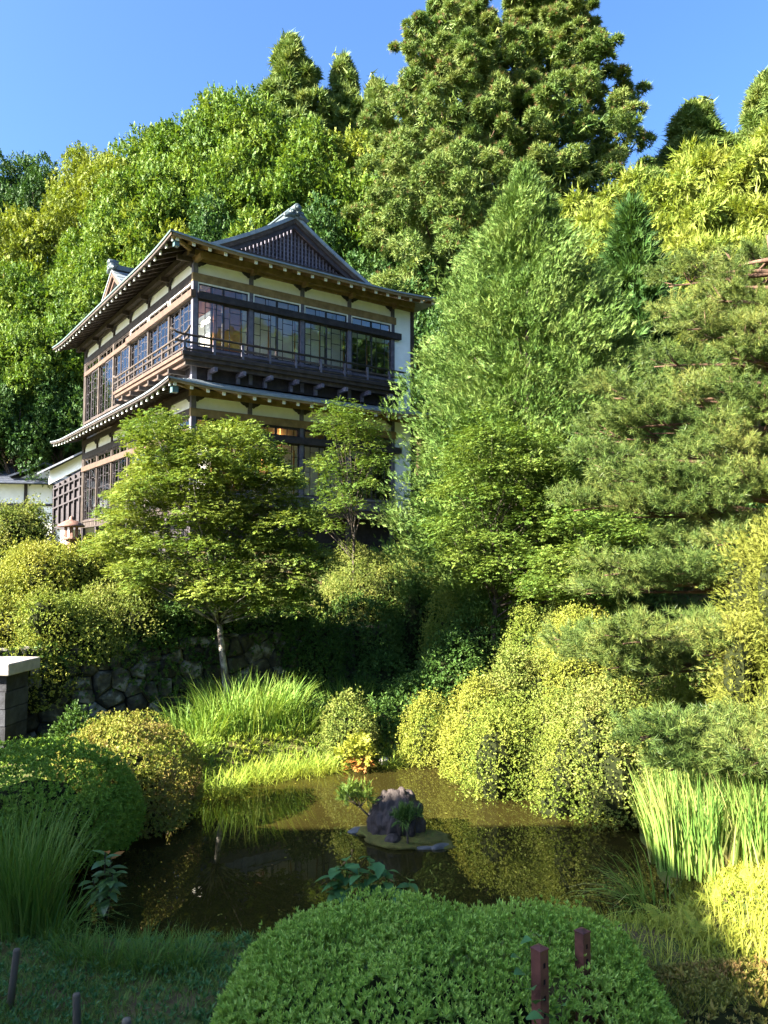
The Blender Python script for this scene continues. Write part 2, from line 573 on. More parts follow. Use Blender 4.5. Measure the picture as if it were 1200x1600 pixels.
def scatter_mix(Ts, P, axis, nrm, size, rg):
    idx = rg.integers(0, len(Ts), len(P))
    size = np.broadcast_to(size, (len(P),))
    return np.concatenate([scatter(T, P[idx == i], axis[idx == i], nrm[idx == i], size[idx == i], rg) for i, T in enumerate(Ts)])


def sph(n, rg, zmin=-1.0):
    z = rg.uniform(zmin, 1, n)
    a = rg.uniform(0, 2 * math.pi, n)
    q = np.sqrt(np.maximum(0, 1 - z * z))
    return np.stack([q * np.cos(a), q * np.sin(a), z], -1)


def blobs_sample(C, Rr, k, rg, zmin=-.6, shell=.35):
    """k samples on each ellipsoid: points and outward normals"""
    n = len(C)
    D = sph(n * k, rg, zmin)
    Ci = np.repeat(C, k, 0)
    Ri = np.repeat(Rr, k, 0)
    rr = 1 - shell * rg.random((n * k, 1)) ** 1.6
    return Ci + D * Ri * rr, norm(D / Ri)


TS_ROS = [T_rosette(5, .85, 1, .33, s) for s in range(4)]
TS_ROSF = [T_rosette(3, .85, 1, .42, s + 40) for s in range(5)]
TS_ROSN = [T_rosette(5, .75, 1, .30, s + 20) for s in range(3)]
TS_SPRAY = [T_spray(5, .46, .30, s) for s in range(4)]
TS_SPRAYB = [T_spray(5, .52, .34, s + 9, .5) for s in range(4)]
TS_SPRIG = [T_sprig(3, s) for s in range(3)]
TS_TUFT = [T_tuft(12, (.1, 1.2), .05, s) for s in range(3)]
TS_CEDAR = [T_tuft(9, (.1, 1.5), .13, s + 5) for s in range(3)]
TS_BAM = [T_bamboo(8, s) for s in range(3)]


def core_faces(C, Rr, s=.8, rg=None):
    """low-poly twig cores, darkened like the shade inside foliage blobs"""
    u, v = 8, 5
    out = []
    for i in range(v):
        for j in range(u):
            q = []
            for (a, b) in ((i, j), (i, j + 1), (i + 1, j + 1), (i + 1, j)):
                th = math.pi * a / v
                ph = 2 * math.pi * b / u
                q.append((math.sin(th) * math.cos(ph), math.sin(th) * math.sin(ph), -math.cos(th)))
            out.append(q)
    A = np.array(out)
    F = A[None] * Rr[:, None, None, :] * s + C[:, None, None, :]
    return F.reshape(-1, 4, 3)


def rand_axis(N, rg, out=.6, up=.3, rnd=.6):
    n = len(N)
    return norm(N * out + np.array([0, 0, up]) + rg.normal(0, rnd, (n, 3)))

# ------------------------------------------------------------------ terrain and pond
POND_PX = [(95, 1482), (112, 1400), (130, 1340), (185, 1298), (250, 1268), (305, 1234), (345, 1212), (420, 1199), (500, 1192),
           (565, 1188), (640, 1184), (700, 1190), (760, 1204), (830, 1224), (905, 1248), (985, 1275), (1008, 1330),
           (1040, 1390), (1055, 1440), (1010, 1476), (930, 1480), (800, 1484), (340, 1500), (220, 1496)]
POND = np.array([on_z(x, y, 0.0)[:2] for x, y in POND_PX])
B0 = np.array([-5.58, 22.0])          # front corner of the inn
BU = np.array([math.cos(R(35.5)), math.sin(R(35.5))])
BV = np.array([-BU[1], BU[0]])
WALL_A = np.array([-7.6, 12.4])       # retaining wall ends
WALL_B = np.array([0.6, 18.6])


def smooth(x):
    x = np.clip(x, 0, 1)
    return x * x * (3 - 2 * x)


def pond_sd(x, y):
    p = np.stack([x, y], -1)
    d = np.full(x.shape, 1e9)
    ins = np.zeros(x.shape, bool)
    n = len(POND)
    for i in range(n):
        a, b = POND[i], POND[(i + 1) % n]
        e = b - a
        w = p - a
        t = np.clip((w @ e) / (e @ e), 0, 1)
        d = np.minimum(d, np.linalg.norm(w - t[..., None] * e, axis=-1))
        c = ((a[1] > y) != (b[1] > y)) & (x < (b[0] - a[0]) * (y - a[1]) / (b[1] - a[1] + 1e-12) + a[0])
        ins ^= c
    return np.where(ins, -d, d)


def terrain(x, y):
    x = np.asarray(x, float)
    y = np.asarray(y, float)
    sd = pond_sd(x, y)
    z = np.where(sd < 0, np.maximum(sd * 1.2, -.9), .38 * smooth(sd / .5) + .02 * np.clip(sd, 0, 12))
    # path the photographer stands on
    z = z + 1.45 * smooth((4.6 - y) / 3.6)
    # slope of the right bank
    rb = np.clip(sd - .3, 0, 9) * .30 * smooth((x + .2) / 2.0)
    z = z + np.where(sd > 0, rb, 0) * smooth((y - 4.5) / 3)
    # retaining wall terrace
    u = (WALL_B - WALL_A) / np.linalg.norm(WALL_B - WALL_A)
    nrm = np.array([-u[1], u[0]])
    w = (x - WALL_A[0]) * nrm[0] + (y - WALL_A[1]) * nrm[1]
    al = (x - WALL_A[0]) * u[0] + (y - WALL_A[1]) * u[1]
    Lw = np.linalg.norm(WALL_B - WALL_A)
    step = 1.45 * smooth((w - .12) / .25) * (1 - smooth((al - Lw) / 2.5)) + 1.6 * smooth((w - .3) / 5.5)
    step2 = 3.0 * smooth((w + 1.0) / 7.0)
    f = smooth((al - Lw) / 2.5)
    z = z + step * (1 - f) + np.maximum(step2 - .5 * rb, 0) * f
    z = np.minimum(z, np.maximum(3.72, 0))
    ys = 38.5 - np.clip(x * 1.15, 0, 15) + np.clip((-x - 14) * .3, 0, 3)
    slope_ = (1.12 - .42 * smooth((x - 2) / 9)) * (1 - .8 * smooth((-25 - x) / 12))
    z = z + slope_ * np.maximum(0, np.sqrt((y - ys) ** 2 + 1) + (y - ys) - .2) / 2 * smooth((y - 15) / 6)
    z = np.minimum(z, 46 + 0 * z)
    return z


def tz(x, y):
    return float(terrain(np.array([x]), np.array([y]))[0])


def graded(a, b, lo, hi, fine, coarse):
    xs = list(np.arange(lo, hi + 1e-6, fine))
    s, x = fine, lo
    left = []
    while x > a:
        s = min(s * 1.18, coarse)
        x -= s
        left.append(x)
    s, x = fine, xs[-1]
    right = []
    while x < b:
        s = min(s * 1.18, coarse)
        x += s
        right.append(x)
    return np.array(left[::-1] + xs + right)


gx = graded(-260, 260, -10, 9, .16, 30)
gy = graded(-120, 420, 4, 21, .16, 30)
GX, GY = np.meshgrid(gx, gy)
GZ = terrain(GX, GY)
GZ += (np.sin(GX * 3.1 + GY * 1.7) * np.cos(GY * 2.7 - GX * .9)) * .02
nxg, nyg = len(gx), len(gy)
idx = np.arange(nxg * nyg).reshape(nyg, nxg)
gF = np.stack([idx[:-1, :-1], idx[:-1, 1:], idx[1:, 1:], idx[1:, :-1]], -1).reshape(-1, 4)
gme = bpy.data.meshes.new('ground')
gme.vertices.add(nxg * nyg)
gme.vertices.foreach_set('co', np.stack([GX, GY, GZ], -1).astype(np.float32).ravel())
gme.loops.add(gF.size)
gme.loops.foreach_set('vertex_index', gF.astype(np.int32).ravel())
gme.polygons.add(len(gF))
gme.polygons.foreach_set('loop_start', (np.arange(len(gF)) * 4).astype(np.int32))
gme.polygons.foreach_set('use_smooth', np.ones(len(gF), bool))
gme.update(calc_edges=True)
ground = link('ground', gme, None, [M['ground']])
tag(ground, 'dark mossy garden earth rising into the hillside', kind='structure')

# pond water: sheet just larger than the shoreline, the banks rise through it
cen = POND.mean(0)
ring = [cen + (p - cen) * 1.04 for p in POND]
wme = mesh_indexed('pond_water', [(p[0], p[1], 0.0) for p in ring], [list(range(len(ring)))])
water = link('pond_water', wme, None, [M['water']])
tag(water, 'still murky brown pond water reflecting the garden', kind='structure')

# ------------------------------------------------------------------ the inn (local frame: x along the pond facade, y along the left facade, z=0 at eye level)
inn = empty('inn_building', (B0[0], B0[1], CAM_Z), R(35.5))
tag(inn, 'two storey wooden inn with hip and gable roof and glazed galleries', 'building')
_cube = {}


def ucube(mat):
    if mat not in _cube:
        b = MB()
        b.box(-.5, .5, -.5, .5, -.5, .5)
        me = bpy.data.meshes.new('block_' + mat)
        me.from_pydata(b.V, [], b.F)
        me.update()
        me.materials.append(M[mat])
        _cube[mat] = me
    return _cube[mat]


def lbox(name, x0, x1, y0, y1, z0, z1, mat, parent):
    o = bpy.data.objects.new(name, ucube(mat))
    COL.objects.link(o)
    o.parent = parent
    o.location = ((x0 + x1) / 2, (y0 + y1) / 2, (z0 + z1) / 2)
    o.scale = (abs(x1 - x0), abs(y1 - y0), abs(z1 - z0))
    return o


def fxy(F, a0, a1, d0, d1):
    """facade coordinates (a along, d outwards) to local x/y ranges"""
    if F == 'R':
        return min(a0, a1), max(a0, a1), -max(d0, d1), -min(d0, d1)
    return -max(d0, d1), -min(d0, d1), min(a0, a1), max(a0, a1)


def fbox(name, F, a0, a1, d0, d1, z0, z1, mat, parent=inn):
    x0, x1, y0, y1 = fxy(F, a0, a1, d0, d1)
    return lbox(name, x0, x1, y0, y1, z0, z1, mat, parent)


def mbox(mb, F, a0, a1, d0, d1, z0, z1, m=0):
    x0, x1, y0, y1 = fxy(F, a0, a1, d0, d1)
    mb.box(x0, x1, y0, y1, z0, z1, m)


def fpt(F, a, d, z):
    return (a, -d, z) if F == 'R' else (-d, a, z)


BAYS = {'R': [0, 1.8, 3.6, 5.4, 7.2], 'L': [0, 2, 4, 6, 8, 10, 12]}
WD = {'R': 'wood', 'L': 'wood'}


def sash(F, a0, a1, z0, z1, d, cols, frame_mat, fw=.045, mw=.016):
    """one sliding sash: frame mesh with muntins, each pane a child. cols = list of (width, [row heights])"""
    mb = MB()
    mbox(mb, F, a0, a0 + fw, d - .02, d + .02, z0, z1)
    mbox(mb, F, a1 - fw, a1, d - .02, d + .02, z0, z1)
    mbox(mb, F, a0 + fw, a1 - fw, d - .018, d + .018, z0, z0 + fw)
    mbox(mb, F, a0 + fw, a1 - fw, d - .018, d + .018, z1 - fw, z1)
    ia0, ia1, iz0, iz1 = a0 + fw, a1 - fw, z0 + fw, z1 - fw
    tw = sum(c[0] for c in cols)
    x = ia0
    panes = []
    for ci, (cw, rows) in enumerate(cols):
        x2 = x + (ia1 - ia0) * cw / tw
        if ci < len(cols) - 1:
            mbox(mb, F, x2 - mw / 2, x2 + mw / 2, d - .012, d + .012, iz0, iz1)
        z = iz1
        th = sum(rows)
        for ri, rh in enumerate(rows):
            zb = z - (iz1 - iz0) * rh / th
            if ri < len(rows) - 1:
                mbox(mb, F, x, x2, d - .010, d + .010, zb - mw / 2, zb + mw / 2)
            panes.append((x, x2, zb, z))
            z = zb
        x = x2
    w = mb.build('window', M[frame_mat], inn)
    for (p0, p1, q0, q1) in panes:
        fbox('pane', F, p0, p1, d - .003, d + .003, q0, q1, 'glass', w)
    return w


COLS_R = [(.27, [.27, .26, .24, .23]), (.46, [.12, .26, .62]), (.27, [.24, .27, .26, .23])]
COLS_L = [(.3, [.2, .2, .2, .2, .2]), (.42, [.16, .22, .62]), (.28, [.2, .2, .2, .2, .2])]
COLS_T = [(1, [1]), (1, [1])]

carve = [(0, 0), (0, -.14), (.05, -.16), (.11, -.10), (.16, -.09), (.24, -.035), (.27, 0)]


def bracket(F, a, z, sgn, d=.045):
    mb = MB()
    V = [fpt(F, a + sgn * (.066 + p[0]), d, z + p[1]) for p in carve] + [fpt(F, a + sgn * (.066 + p[0]), d + .05, z + p[1]) for p in carve]
    n = len(carve)
    mb.add(V, [tuple(range(n)), tuple(range(2 * n - 1, n - 1, -1))] + [(i, (i + 1) % n, n + (i + 1) % n, n + i) for i in range(n)])
    return mb.build('carved_bracket', M['wood_dark'], inn)


def facade(F, dz, upper):
    B = BAYS[F]
    end = B[-1]
    for i, a in enumerate(B):
        if i == 0:
            continue
        fbox('post', F, a - .065, a + .065, -.065, .065, 5.30 + dz if upper else 1.45, 8.93 + dz, 'wood_grey' if F == 'R' else 'wood')
    # tie beam, wall plate, outer purlin
    fbox('tie_beam', F, -.09 if F == 'R' else .07, end + .12, -.04, .085, 8.16 + dz, 8.40 + dz, 'wood_olive' if F == 'R' else 'wood')
    fbox('wall_plate', F, -.10 if F == 'R' else .10, end + .9 if F == 'R' else end + .2, -.08, .10, 8.76 + dz, 8.95 + dz, 'wood_olive' if F == 'R' else 'wood')
    if upper:
        fbox('eave_purlin', F, -.30, end + .8, .12, .27, 8.84 + dz, 9.02 + dz, 'wood_olive' if F == 'R' else 'wood')
    for i, a in enumerate(B):
        if upper:
            fbox('eave_bracket_arm', F, a - .055, a + .055, .067 if i else .075, .34 if i else .55, 8.70 + dz, 8.837 + dz, 'wood_olive' if F == 'R' else 'wood')
        if i:
            bracket(F, a, 8.755 + dz, -1)
        if i < len(B) - 1:
            bracket(F, a, 8.755 + dz, 1)
    for i in range(len(B) - 1):
        a0, a1 = B[i] + .065, B[i + 1] - .065
        fbox('plaster_panel', F, a0, a1, -.03, .012, 8.40 + dz, 8.76 + dz, 'plaster' if F == 'R' else 'plaster_white')
    # projecting lintel rail
    if F == 'R':
        fbox('lintel_beam', F, .066, end + .3, -.05, .16, 7.64 + dz, 7.85 + dz, 'wood_dark')
    elif upper:
        fbox('lintel_beam', F, -.16, 6.12, .02, .17, 7.66 + dz, 7.86 + dz, 'wood_sunlit')
        fbox('lintel_beam', F, 6.13, end + .1, -.05, .10, 7.66 + dz, 7.82 + dz, 'wood_sunlit')
        fbox('lintel_tie', F, .066, 6.12, -.05, .018, 7.66 + dz, 7.86 + dz, 'wood')
    else:
        fbox('lintel_beam', F, .066, end + .1, -.05, .12, 7.64 + dz, 7.83 + dz, 'wood_sunlit')
    for i in range(len(B) - 1):
        a0, a1 = B[i] + .066, B[i + 1] - .066
        mid = (a0 + a1) / 2
        # transom with white outer frame
        mb = MB()
        mbox(mb, F, a0, a1, -.02, .055, 8.115 + dz, 8.158 + dz)
        mbox(mb, F, a0, a0 + .04, -.02, .055, 7.86 + dz, 8.115 + dz)
        mbox(mb, F, a1 - .04, a1, -.02, .055, 7.86 + dz, 8.115 + dz)
        whitef = upper and (F == 'R' or i < 3)
        mb.build('transom_frame', M['wood_white' if whitef else 'wood'], inn)
        for k in range(2):
            s0 = a0 + .042 if k == 0 else mid + .002
            s1 = mid - .002 if k == 0 else a1 - .042
            sash(F, s0, s1, 7.862 + dz, 8.112 + dz, .01, COLS_T, 'wood_dark' if F == 'R' else 'wood', fw=.028)
        low = 6.21 if (F == 'R' or i < 3) else 5.72
        if not upper:
            low = 6.0 if F == 'R' else 5.6
        for k in range(2):
            s0 = a0 + .002 if k == 0 else mid - .03
            s1 = mid + .03 if k == 0 else a1 - .002
            sash(F, s0, s1, low + dz, 7.638 + dz, .03 if k == 0 else -.012, COLS_R if F == 'R' else COLS_L,
                 'wood_dark', fw=.045 if F == 'R' else .032)
        # boards below the windows
        bot = 5.93 if (F == 'R' or i < 3) else 5.42
        if not upper:
            bot = 5.62 if F == 'R' else 5.3
        fbox('sill_rail', F, a0, a1, -.05, .06, low - .07 + dz, low + dz - .001, 'wood_grey' if F == 'R' else 'wood')
        n = 6
        for k in range(n):
            x0 = a0 + (a1 - a0) * k / n
            x1 = a0 + (a1 - a0) * (k + 1) / n
            fbox('plank', F, x0 + .006, x1 - .006, -.02, .02 + .006 * (k % 2), bot + dz, low - .071 + dz, 'wood_grey' if F == 'R' else 'wood')
    # floor beam
    fb = 5.45 if upper else 5.3
    fbox('floor_beam', F, .067, end + .1, -.08, .075, (5.62 if upper else 5.34) + dz, (5.92 if upper and F == 'R' else 5.40 if upper else 5.6 if F == 'R' else 5.29) + dz if not (upper and F == 'L') else 5.70 + dz, 'wood')


lbox('corner_post', -.075, .075, -.075, .075, 1.3, 8.93, 'wood_grey', inn)
facade('R', 0, True)
facade('L', 0, True)
facade('R', -4.02, False)
facade('L', -4.02, False)

# white plastered end bay beyond the last post
fbox('plaster_wall', 'R', 7.27, 8.0, -.06, .0, 5.2, 8.78, 'plaster_white')
fbox('plaster_wall', 'R', 7.27, 8.0, -.06, .0, 1.3, 5.0, 'plaster_white')
fbox('end_post', 'R', 8.0, 8.13, -.09, .05, 1.3, 8.93, 'wood')
lbox('side_wall', 8.02, 8.12, .10, 12.0, 1.0, 9.2, 'plaster_white', inn)
lbox('rear_wall', .1, 8.0, 12.1, 12.2, 1.0, 9.2, 'plaster_white', inn)
lbox('end_post', -.07, .07, 12.08, 12.22, 1.0, 8.93, 'wood', inn)
# floors, ceilings and inner rooms behind the galleries
lbox('floor_slab', .1, 7.95, .1, 12.0, 5.66, 5.90, 'wood', inn)
lbox('floor_slab', .1, 7.95, .1, 12.0, 1.40, 1.64, 'wood', inn)
lbox('ceiling_boards', .1, 7.95, .1, 12.0, 8.45, 8.55, 'wood_olive', inn)
lbox('ceiling_boards', .1, 7.95, .1, 12.0, 4.55, 4.63, 'wood_olive', inn)
for z0, z1 in ((5.90, 8.45), (1.64, 4.55)):
    # paper screens along the inner corridor, facing both galleries
    for k in range(7):
        x0, x1 = .95 + k * .96, .95 + (k + 1) * .96 - .05
        lbox('paper_screen', x0, x1, .84, .88, z0, z0 + 1.82, 'inner_wood' if k == 0 else 'shoji' if k < 5 else 'wood', inn)
        lbox('inner_post', x1 + .001, x1 + .049, .82, .90, z0, z0 + 1.9, 'inner_wood', inn)
        lbox('inner_wall', x0, x1, .83, .89, z0 + 1.83, z1, 'inner_wood' if k == 0 else 'shoji', inn)
    for k in range(11):
        y0 = 1.0 + k * .98
        lbox('paper_screen', .90, .94, y0, y0 + .93, z0, z0 + 1.82, 'shoji', inn)
    lbox('inner_wall', .89, .95, 1.0, 11.9, z0 + 1.83, z1, 'inner_wood', inn)

# under floor: dark boards and short posts on a stone footing
fbox('underfloor_board', 'R', .1, 8.1, -.6, -.5, .2, 1.32, 'wood_dark')
lbox('underfloor_board', .5, .6, .62, 12.1, .2, 1.35, 'wood_dark', inn)
for a in (0.02, 1.8, 3.6, 5.4, 7.2, 8.05):
    fbox('footing_post', 'R', a - .07, a + .07, -.07, .05, .15, 1.28, 'wood_dark')
for a in (2, 4, 6, 8, 10, 12):
    fbox('footing_post', 'L', a - .07, a + .07, -.07, .05, .15, 1.26, 'wood_dark')

# balcony: deck, two fascia beams, bracket ends, posts standing on the skirt roof, railing
balc = MB()
balc.box(-.52, 7.45, -.52, -.08, 5.84, 5.92)
balc.box(-.52, -.08, -.08, 6.1, 5.84, 5.92)
balcony = balc.build('balcony_deck', M['wood_dark'], inn)
tag(balcony)
for F, a0, a1, mt in (('R', -.50, 7.45, 'wood'), ('L', -.38, 6.12, 'wood_sunlit')):
    fbox('fascia_beam', F, a0, a1, .39, .50, 5.68, 5.838, mt, balcony)
    fbox('fascia_beam', F, a0 + .1, a1 - .05, .28, .39, 5.55, 5.70, mt, balcony)
    fbox('deck_edge_strip', F, a0 - .04 if F == 'R' else a0 - .1, a1 + .03, .505, .55, 5.79, 5.89, mt, balcony)
    k = 0
    a = .45
    while a < a1:
        fbox('joist_end', F, a - .05, a + .05, .078, .60, 5.42, 5.545, 'wood_grey' if F == 'R' else 'wood', balcony)
        if F == 'R':
            fbox('strut_post', F, a - .05, a + .05, .08, .18, 5.24, 5.42, 'wood_grey', balcony)
        a += .9
    fbox('apron_board', F, .1, a1, .0, .03, 5.25, 5.60, 'wood_dark', balcony)
for F, a0, a1 in (('R', -.45, 7.45), ('L', -.45, 6.1)):
    mb = MB()
    ext = [fpt(F, a0 - .42, .45, 6.50), fpt(F, a0 - .22, .45, 6.42), fpt(F, a0, .45, 6.395)]
    e2 = [fpt(F, a1, .45, 6.395)] + ([fpt(F, a1 + .2, .45, 6.42), fpt(F, a1 + .42, .45, 6.52)] if F == 'L' else [])
    dzz = .03 if F == 'L' else 0
    ext = [(p[0], p[1], p[2] + dzz) for p in ext]
    e2 = [(p[0], p[1], p[2] + dzz) for p in e2]
    mb.tube(ext + e2, .034, 8)
    rl = mb.build('top_rail', M['wood'], balcony, True)
    fbox('middle_rail', F, a0 - .30, a1 + (.3 if F == 'L' else 0), .425, .475, 6.155 + dzz * 2, 6.215 + dzz * 2, 'wood', balcony)
    fbox('bottom_rail', F, a0 - .05, a1, .42, .48, 5.955 + dzz, 6.005 + dzz, 'wood', balcony)
    a = a0 if F == 'R' else a0 + .9
    while a <= a1 + .01:
        fbox('baluster', F, a - .035, a + .035, .415, .485, 5.92, 6.36, 'wood_grey' if F == 'R' else 'wood', balcony)
        a += .9


# ---- roofs
def roof_z(w):
    return .375 * w + .030 * w * w


def lift(a, d, a_end):
    c = max(0.0, 1 - (a + d) / 2.6)
    e = max(0.0, 1 - (a_end - a) / 2.6)
    return .13 * (c * c + e * e)


def eave_strip(mb, F, a_end, d_out, w_max, z_e, rows, hip_far=None, thick=.07, a_start=None, zf=roof_z):
    """courses of roofing stepping up from the eave; hip at the inn corner (a=-d)"""
    nseg = 26
    for r_ in range(rows):
        w0, w1 = w_max * r_ / rows, w_max * (r_ + 1) / rows + .02
        d0, d1 = d_out - w0, d_out - w1
        V, Fc = [], []
        for (d, w, up) in ((d0, w0, thick if r_ == 0 else .022), (d1, w1, .0), (d0, w0, 0 if r_ == 0 else -.004)):
            s = -d if a_start is None else max(-d, a_start(w))
            e = a_end if hip_far is None else hip_far + d
            for k in range(nseg + 1):
                a = s + (e - s) * k / nseg
                lf = lift(a, d, a_end) * max(0, 1 - w / 1.6)
                V.append(fpt(F, a, d, z_e + zf(w) + up + lf + (thick if r_ else 0)))
        n1 = nseg + 1
        for k in range(nseg):
            Fc.append((k, k + 1, n1 + k + 1, n1 + k))
            Fc.append((2 * n1 + k, 2 * n1 + k + 1, k + 1, k))
        mb.add(V, Fc)


def soffit(F, a_end, d_out, z_e, d_in=0.0, zf=roof_z, hip_far=None):
    """boards lying on the rafters"""
    nseg = 20
    V, Fc = [], []
    for d in (d_out - .03, (d_out + d_in) / 2, d_in):
        w = d_out - d
        e = a_end if hip_far is None else hip_far + d
        for k in range(nseg + 1):
            a = -d + (e + d) * k / nseg
            V.append(fpt(F, a, d, z_e + zf(w) - .012 + lift(a, d, a_end) * max(0, 1 - w / 1.6)))
    n1 = nseg + 1
    for i in range(2):
        for k in range(nseg):
            Fc.append((i * n1 + k, i * n1 + k + 1, (i + 1) * n1 + k + 1, (i + 1) * n1 + k))
    mb = MB()
    mb.add(V, Fc)
    return mb


def fascia(F, a_end, d_out, z_e, h0, h1, off, mat, parent):
    nseg = 26
    V, Fc = [], []
    for (dd, zz) in ((d_out + off, h0), (d_out + off, h1), (d_out + off - .05, h1), (d_out + off - .05, h0)):
        for k in range(nseg + 1):
            a = -d_out - off + (a_end + d_out + off) * k / nseg
            V.append(fpt(F, a, dd, z_e + zz + lift(a, d_out, a_end)))
    n1 = nseg + 1
    for i in range(4):
        j = (i + 1) % 4
        for k in range(nseg):
            Fc.append((i * n1 + k, i * n1 + k + 1, j * n1 + k + 1, j * n1 + k))
    Fc.append((0, n1, 2 * n1, 3 * n1))
    Fc.append((nseg, n1 + nseg, 2 * n1 + nseg, 3 * n1 + nseg))
    mb = MB()
    mb.add(V, Fc)
    return mb.build('eave_fascia', M[mat], parent)


def rafters(F, a_end, d_out, z_e, d_in, step, parent, zf=roof_z, mat='wood'):
    n = int((a_end + d_out - .25) / step)
    for k in range(n + 1):
        a = -d_out + .2 + k * step
        di = d_in if a > -d_in else -a
        if d_out - di < .15:
            continue
        do = d_out - .09
        hw = .036
        zo = z_e + zf(d_out - do) - .03 + lift(a, do, a_end)
        zi = z_e + zf(d_out - di) - .018 + lift(a, di, a_end) * max(0, 1 - (d_out - di) / 1.6)
        P = []
        for (d, zt) in ((do, zo), (di, zi)):
            for (aa, hh) in ((a - hw, 0), (a + hw, 0), (a + hw, -.105), (a - hw, -.105)):
                P.append(fpt(F, aa, d, zt + hh))
        mb = MB()
        mb.add(P, [(3, 2, 6, 7), (0, 3, 7, 4), (1, 2, 6, 5), (0, 1, 5, 4), (4, 5, 6, 7)], 0)
        Q = [fpt(F, a + sx, do + .012, zo + sz) for sx, sz in ((-hw - .008, .002), (hw + .008, .002), (hw + .008, -.112), (-hw - .008, -.112))]
        Q2 = [fpt(F, a + sx, do - .03, zo + sz) for sx, sz in ((-hw - .008, .002), (hw + .008, .002), (hw + .008, -.112), (-hw - .008, -.112))]
        mb.add(Q + Q2, [(0, 1, 2, 3), (0, 1, 5, 4), (1, 2, 6, 5), (2, 3, 7, 6), (3, 0, 4, 7)], 1)
        mb.build('rafter', [M[mat], M['wood_white']], parent)


ZE = 8.80
XC = 3.65                    # ridge position along the pond facade
DO = 1.12
WMAX = XC + DO
ROOF_R = 2 * XC + DO         # right eave
rt = MB()
GAB = .55                    # verge of the gable, inwards of the facade
eave_strip(rt, 'R', ROOF_R, DO, 1.95, ZE, 7, hip_far=2 * XC)
eave_strip(rt, 'L', 13.2, DO, WMAX, ZE, 16, a_start=lambda w: -DO + w if w < DO + GAB else GAB)
# far slope mirrored about the ridge
nsl = 14
for r_ in range(nsl):
    w0, w1 = WMAX * r_ / nsl, WMAX * (r_ + 1) / nsl
    y0 = lambda w: -DO + w if w < DO + GAB else GAB
    x0, x1 = ROOF_R - w0, ROOF_R - w1
    rt.add([(x0, y0(w0), ZE + roof_z(w0) + .08), (x0, 13.2, ZE + roof_z(w0) + .08), (x1, 13.2, ZE + roof_z(w1) + .07), (x1, y0(w1), ZE + roof_z(w1) + .07)], [(0, 1, 2, 3)])
upper_roof = rt.build('upper_roof', M['copper'], inn)
for F, ae in (('R', ROOF_R), ('L', 13.2)):
    soffit(F, ae, DO, ZE, -.2, hip_far=2 * XC if F == 'R' else None).build('soffit', M['wood_olive' if F == 'R' else 'wood'], upper_roof)
    fascia(F, ae, DO, ZE, -.035, .055, .012, 'wood_olive' if F == 'R' else 'wood', upper_roof)
    fascia(F, ae, DO, ZE, .045, .095, .045, 'copper_green' if F == 'L' else 'copper', upper_roof)
    rafters(F, ae, DO, ZE, .05, .48, upper_roof, mat='wood_olive' if F == 'R' else 'wood')
# hip beam at the corner
mb = MB()
mb.tube([(.0, .0, 9.0), (-DO + .05, -DO + .05, ZE + .12)], .075, 6)
mb.build('hip_rafter', M['wood_olive'], upper_roof)
mb = MB()
mb.box(-.98, -.84, -.98, -.84, ZE - .12, ZE + .02)
mb.build('corner_lamp_box', M['lamp_box'], upper_roof)

# gable wall with lattice, barge boards and verge
GY0 = .80
zb = ZE + roof_z(DO + GY0) + .10
za = ZE + roof_z(WMAX)
slope = lambda x: ZE + roof_z(WMAX - abs(x - XC))
mb = MB()
hw = WMAX - (DO + GY0) - .05
V = []
pts = [(XC - hw, zb - .3), (XC + hw, zb - .3), (XC + hw, slope(XC + hw) - .02), (XC + hw / 2, slope(XC + hw / 2) - .02), (XC, za - .02), (XC - hw / 2, slope(XC - hw / 2) - .02), (XC - hw, slope(XC - hw) - .02)]
mb.add([(p[0], GY0 + .1, p[1]) for p in pts] + [(p[0], GY0 + .18, p[1]) for p in pts],
       [tuple(range(7)), tuple(range(13, 6, -1))] + [(i, (i + 1) % 7, 7 + (i + 1) % 7, 7 + i) for i in range(7)])
gw = mb.build('gable_wall', M['wood_dark'], inn)
n = 37
for k in range(n):
    x = XC - 2.45 + 4.9 * k / (n - 1)
    top = slope(x) - .30
    if top - zb < .12:
        continue
    lbox('lattice_bar', x - .024, x + .024, GY0 - .0, GY0 + .06, zb + .06, top, 'wood_grey', gw)
for k in range(7):
    z = zb + .18 + k * .135
    # span where the slope is above z
    x = XC
    while slope(x) - .34 > z and x < XC + 3:
        x += .03
    if x - XC > .15:
        lbox('lattice_rail', 2 * XC - x, x, GY0 + .065, GY0 + .095, z - .02, z + .02, 'wood_grey', gw)
lbox('gable_sill', XC - 2.9, XC + 2.9, GY0 - .12, GY0 + .09, zb - .10, zb + .05, 'wood', gw)


def barge(y0, y1, t0, t1, mat, parent, name='barge_board', ext=0.0):
    V, Fc = [], []
    N = 15
    ww = WMAX - (DO + GAB) + ext
    for k in range(N):
        x = XC - ww + 2 * ww * k / (N - 1)
        zt = slope(x)
        for (y, t) in ((y0, t0), (y0, t1), (y1, t1), (y1, t0)):
            V.append((x, y, zt + t))
    for k in range(N - 1):
        for j in range(4):
            j2 = (j + 1) % 4
            Fc.append((k * 4 + j, k * 4 + j2, (k + 1) * 4 + j2, (k + 1) * 4 + j))
    Fc += [(0, 1, 2, 3), tuple((N - 1) * 4 + j for j in range(4))]
    b = MB()
    b.add(V, Fc)
    return b.build(name, M[mat], parent)


barge(GAB + .06, GAB + .13, -.34, .06, 'wood_dark', gw)
barge(GAB + .0, GAB + .06, -.18, .065, 'wood', gw)
barge(GAB - .06, GAB + .02, -.03, .10, 'copper', gw, 'verge_cap', .03)
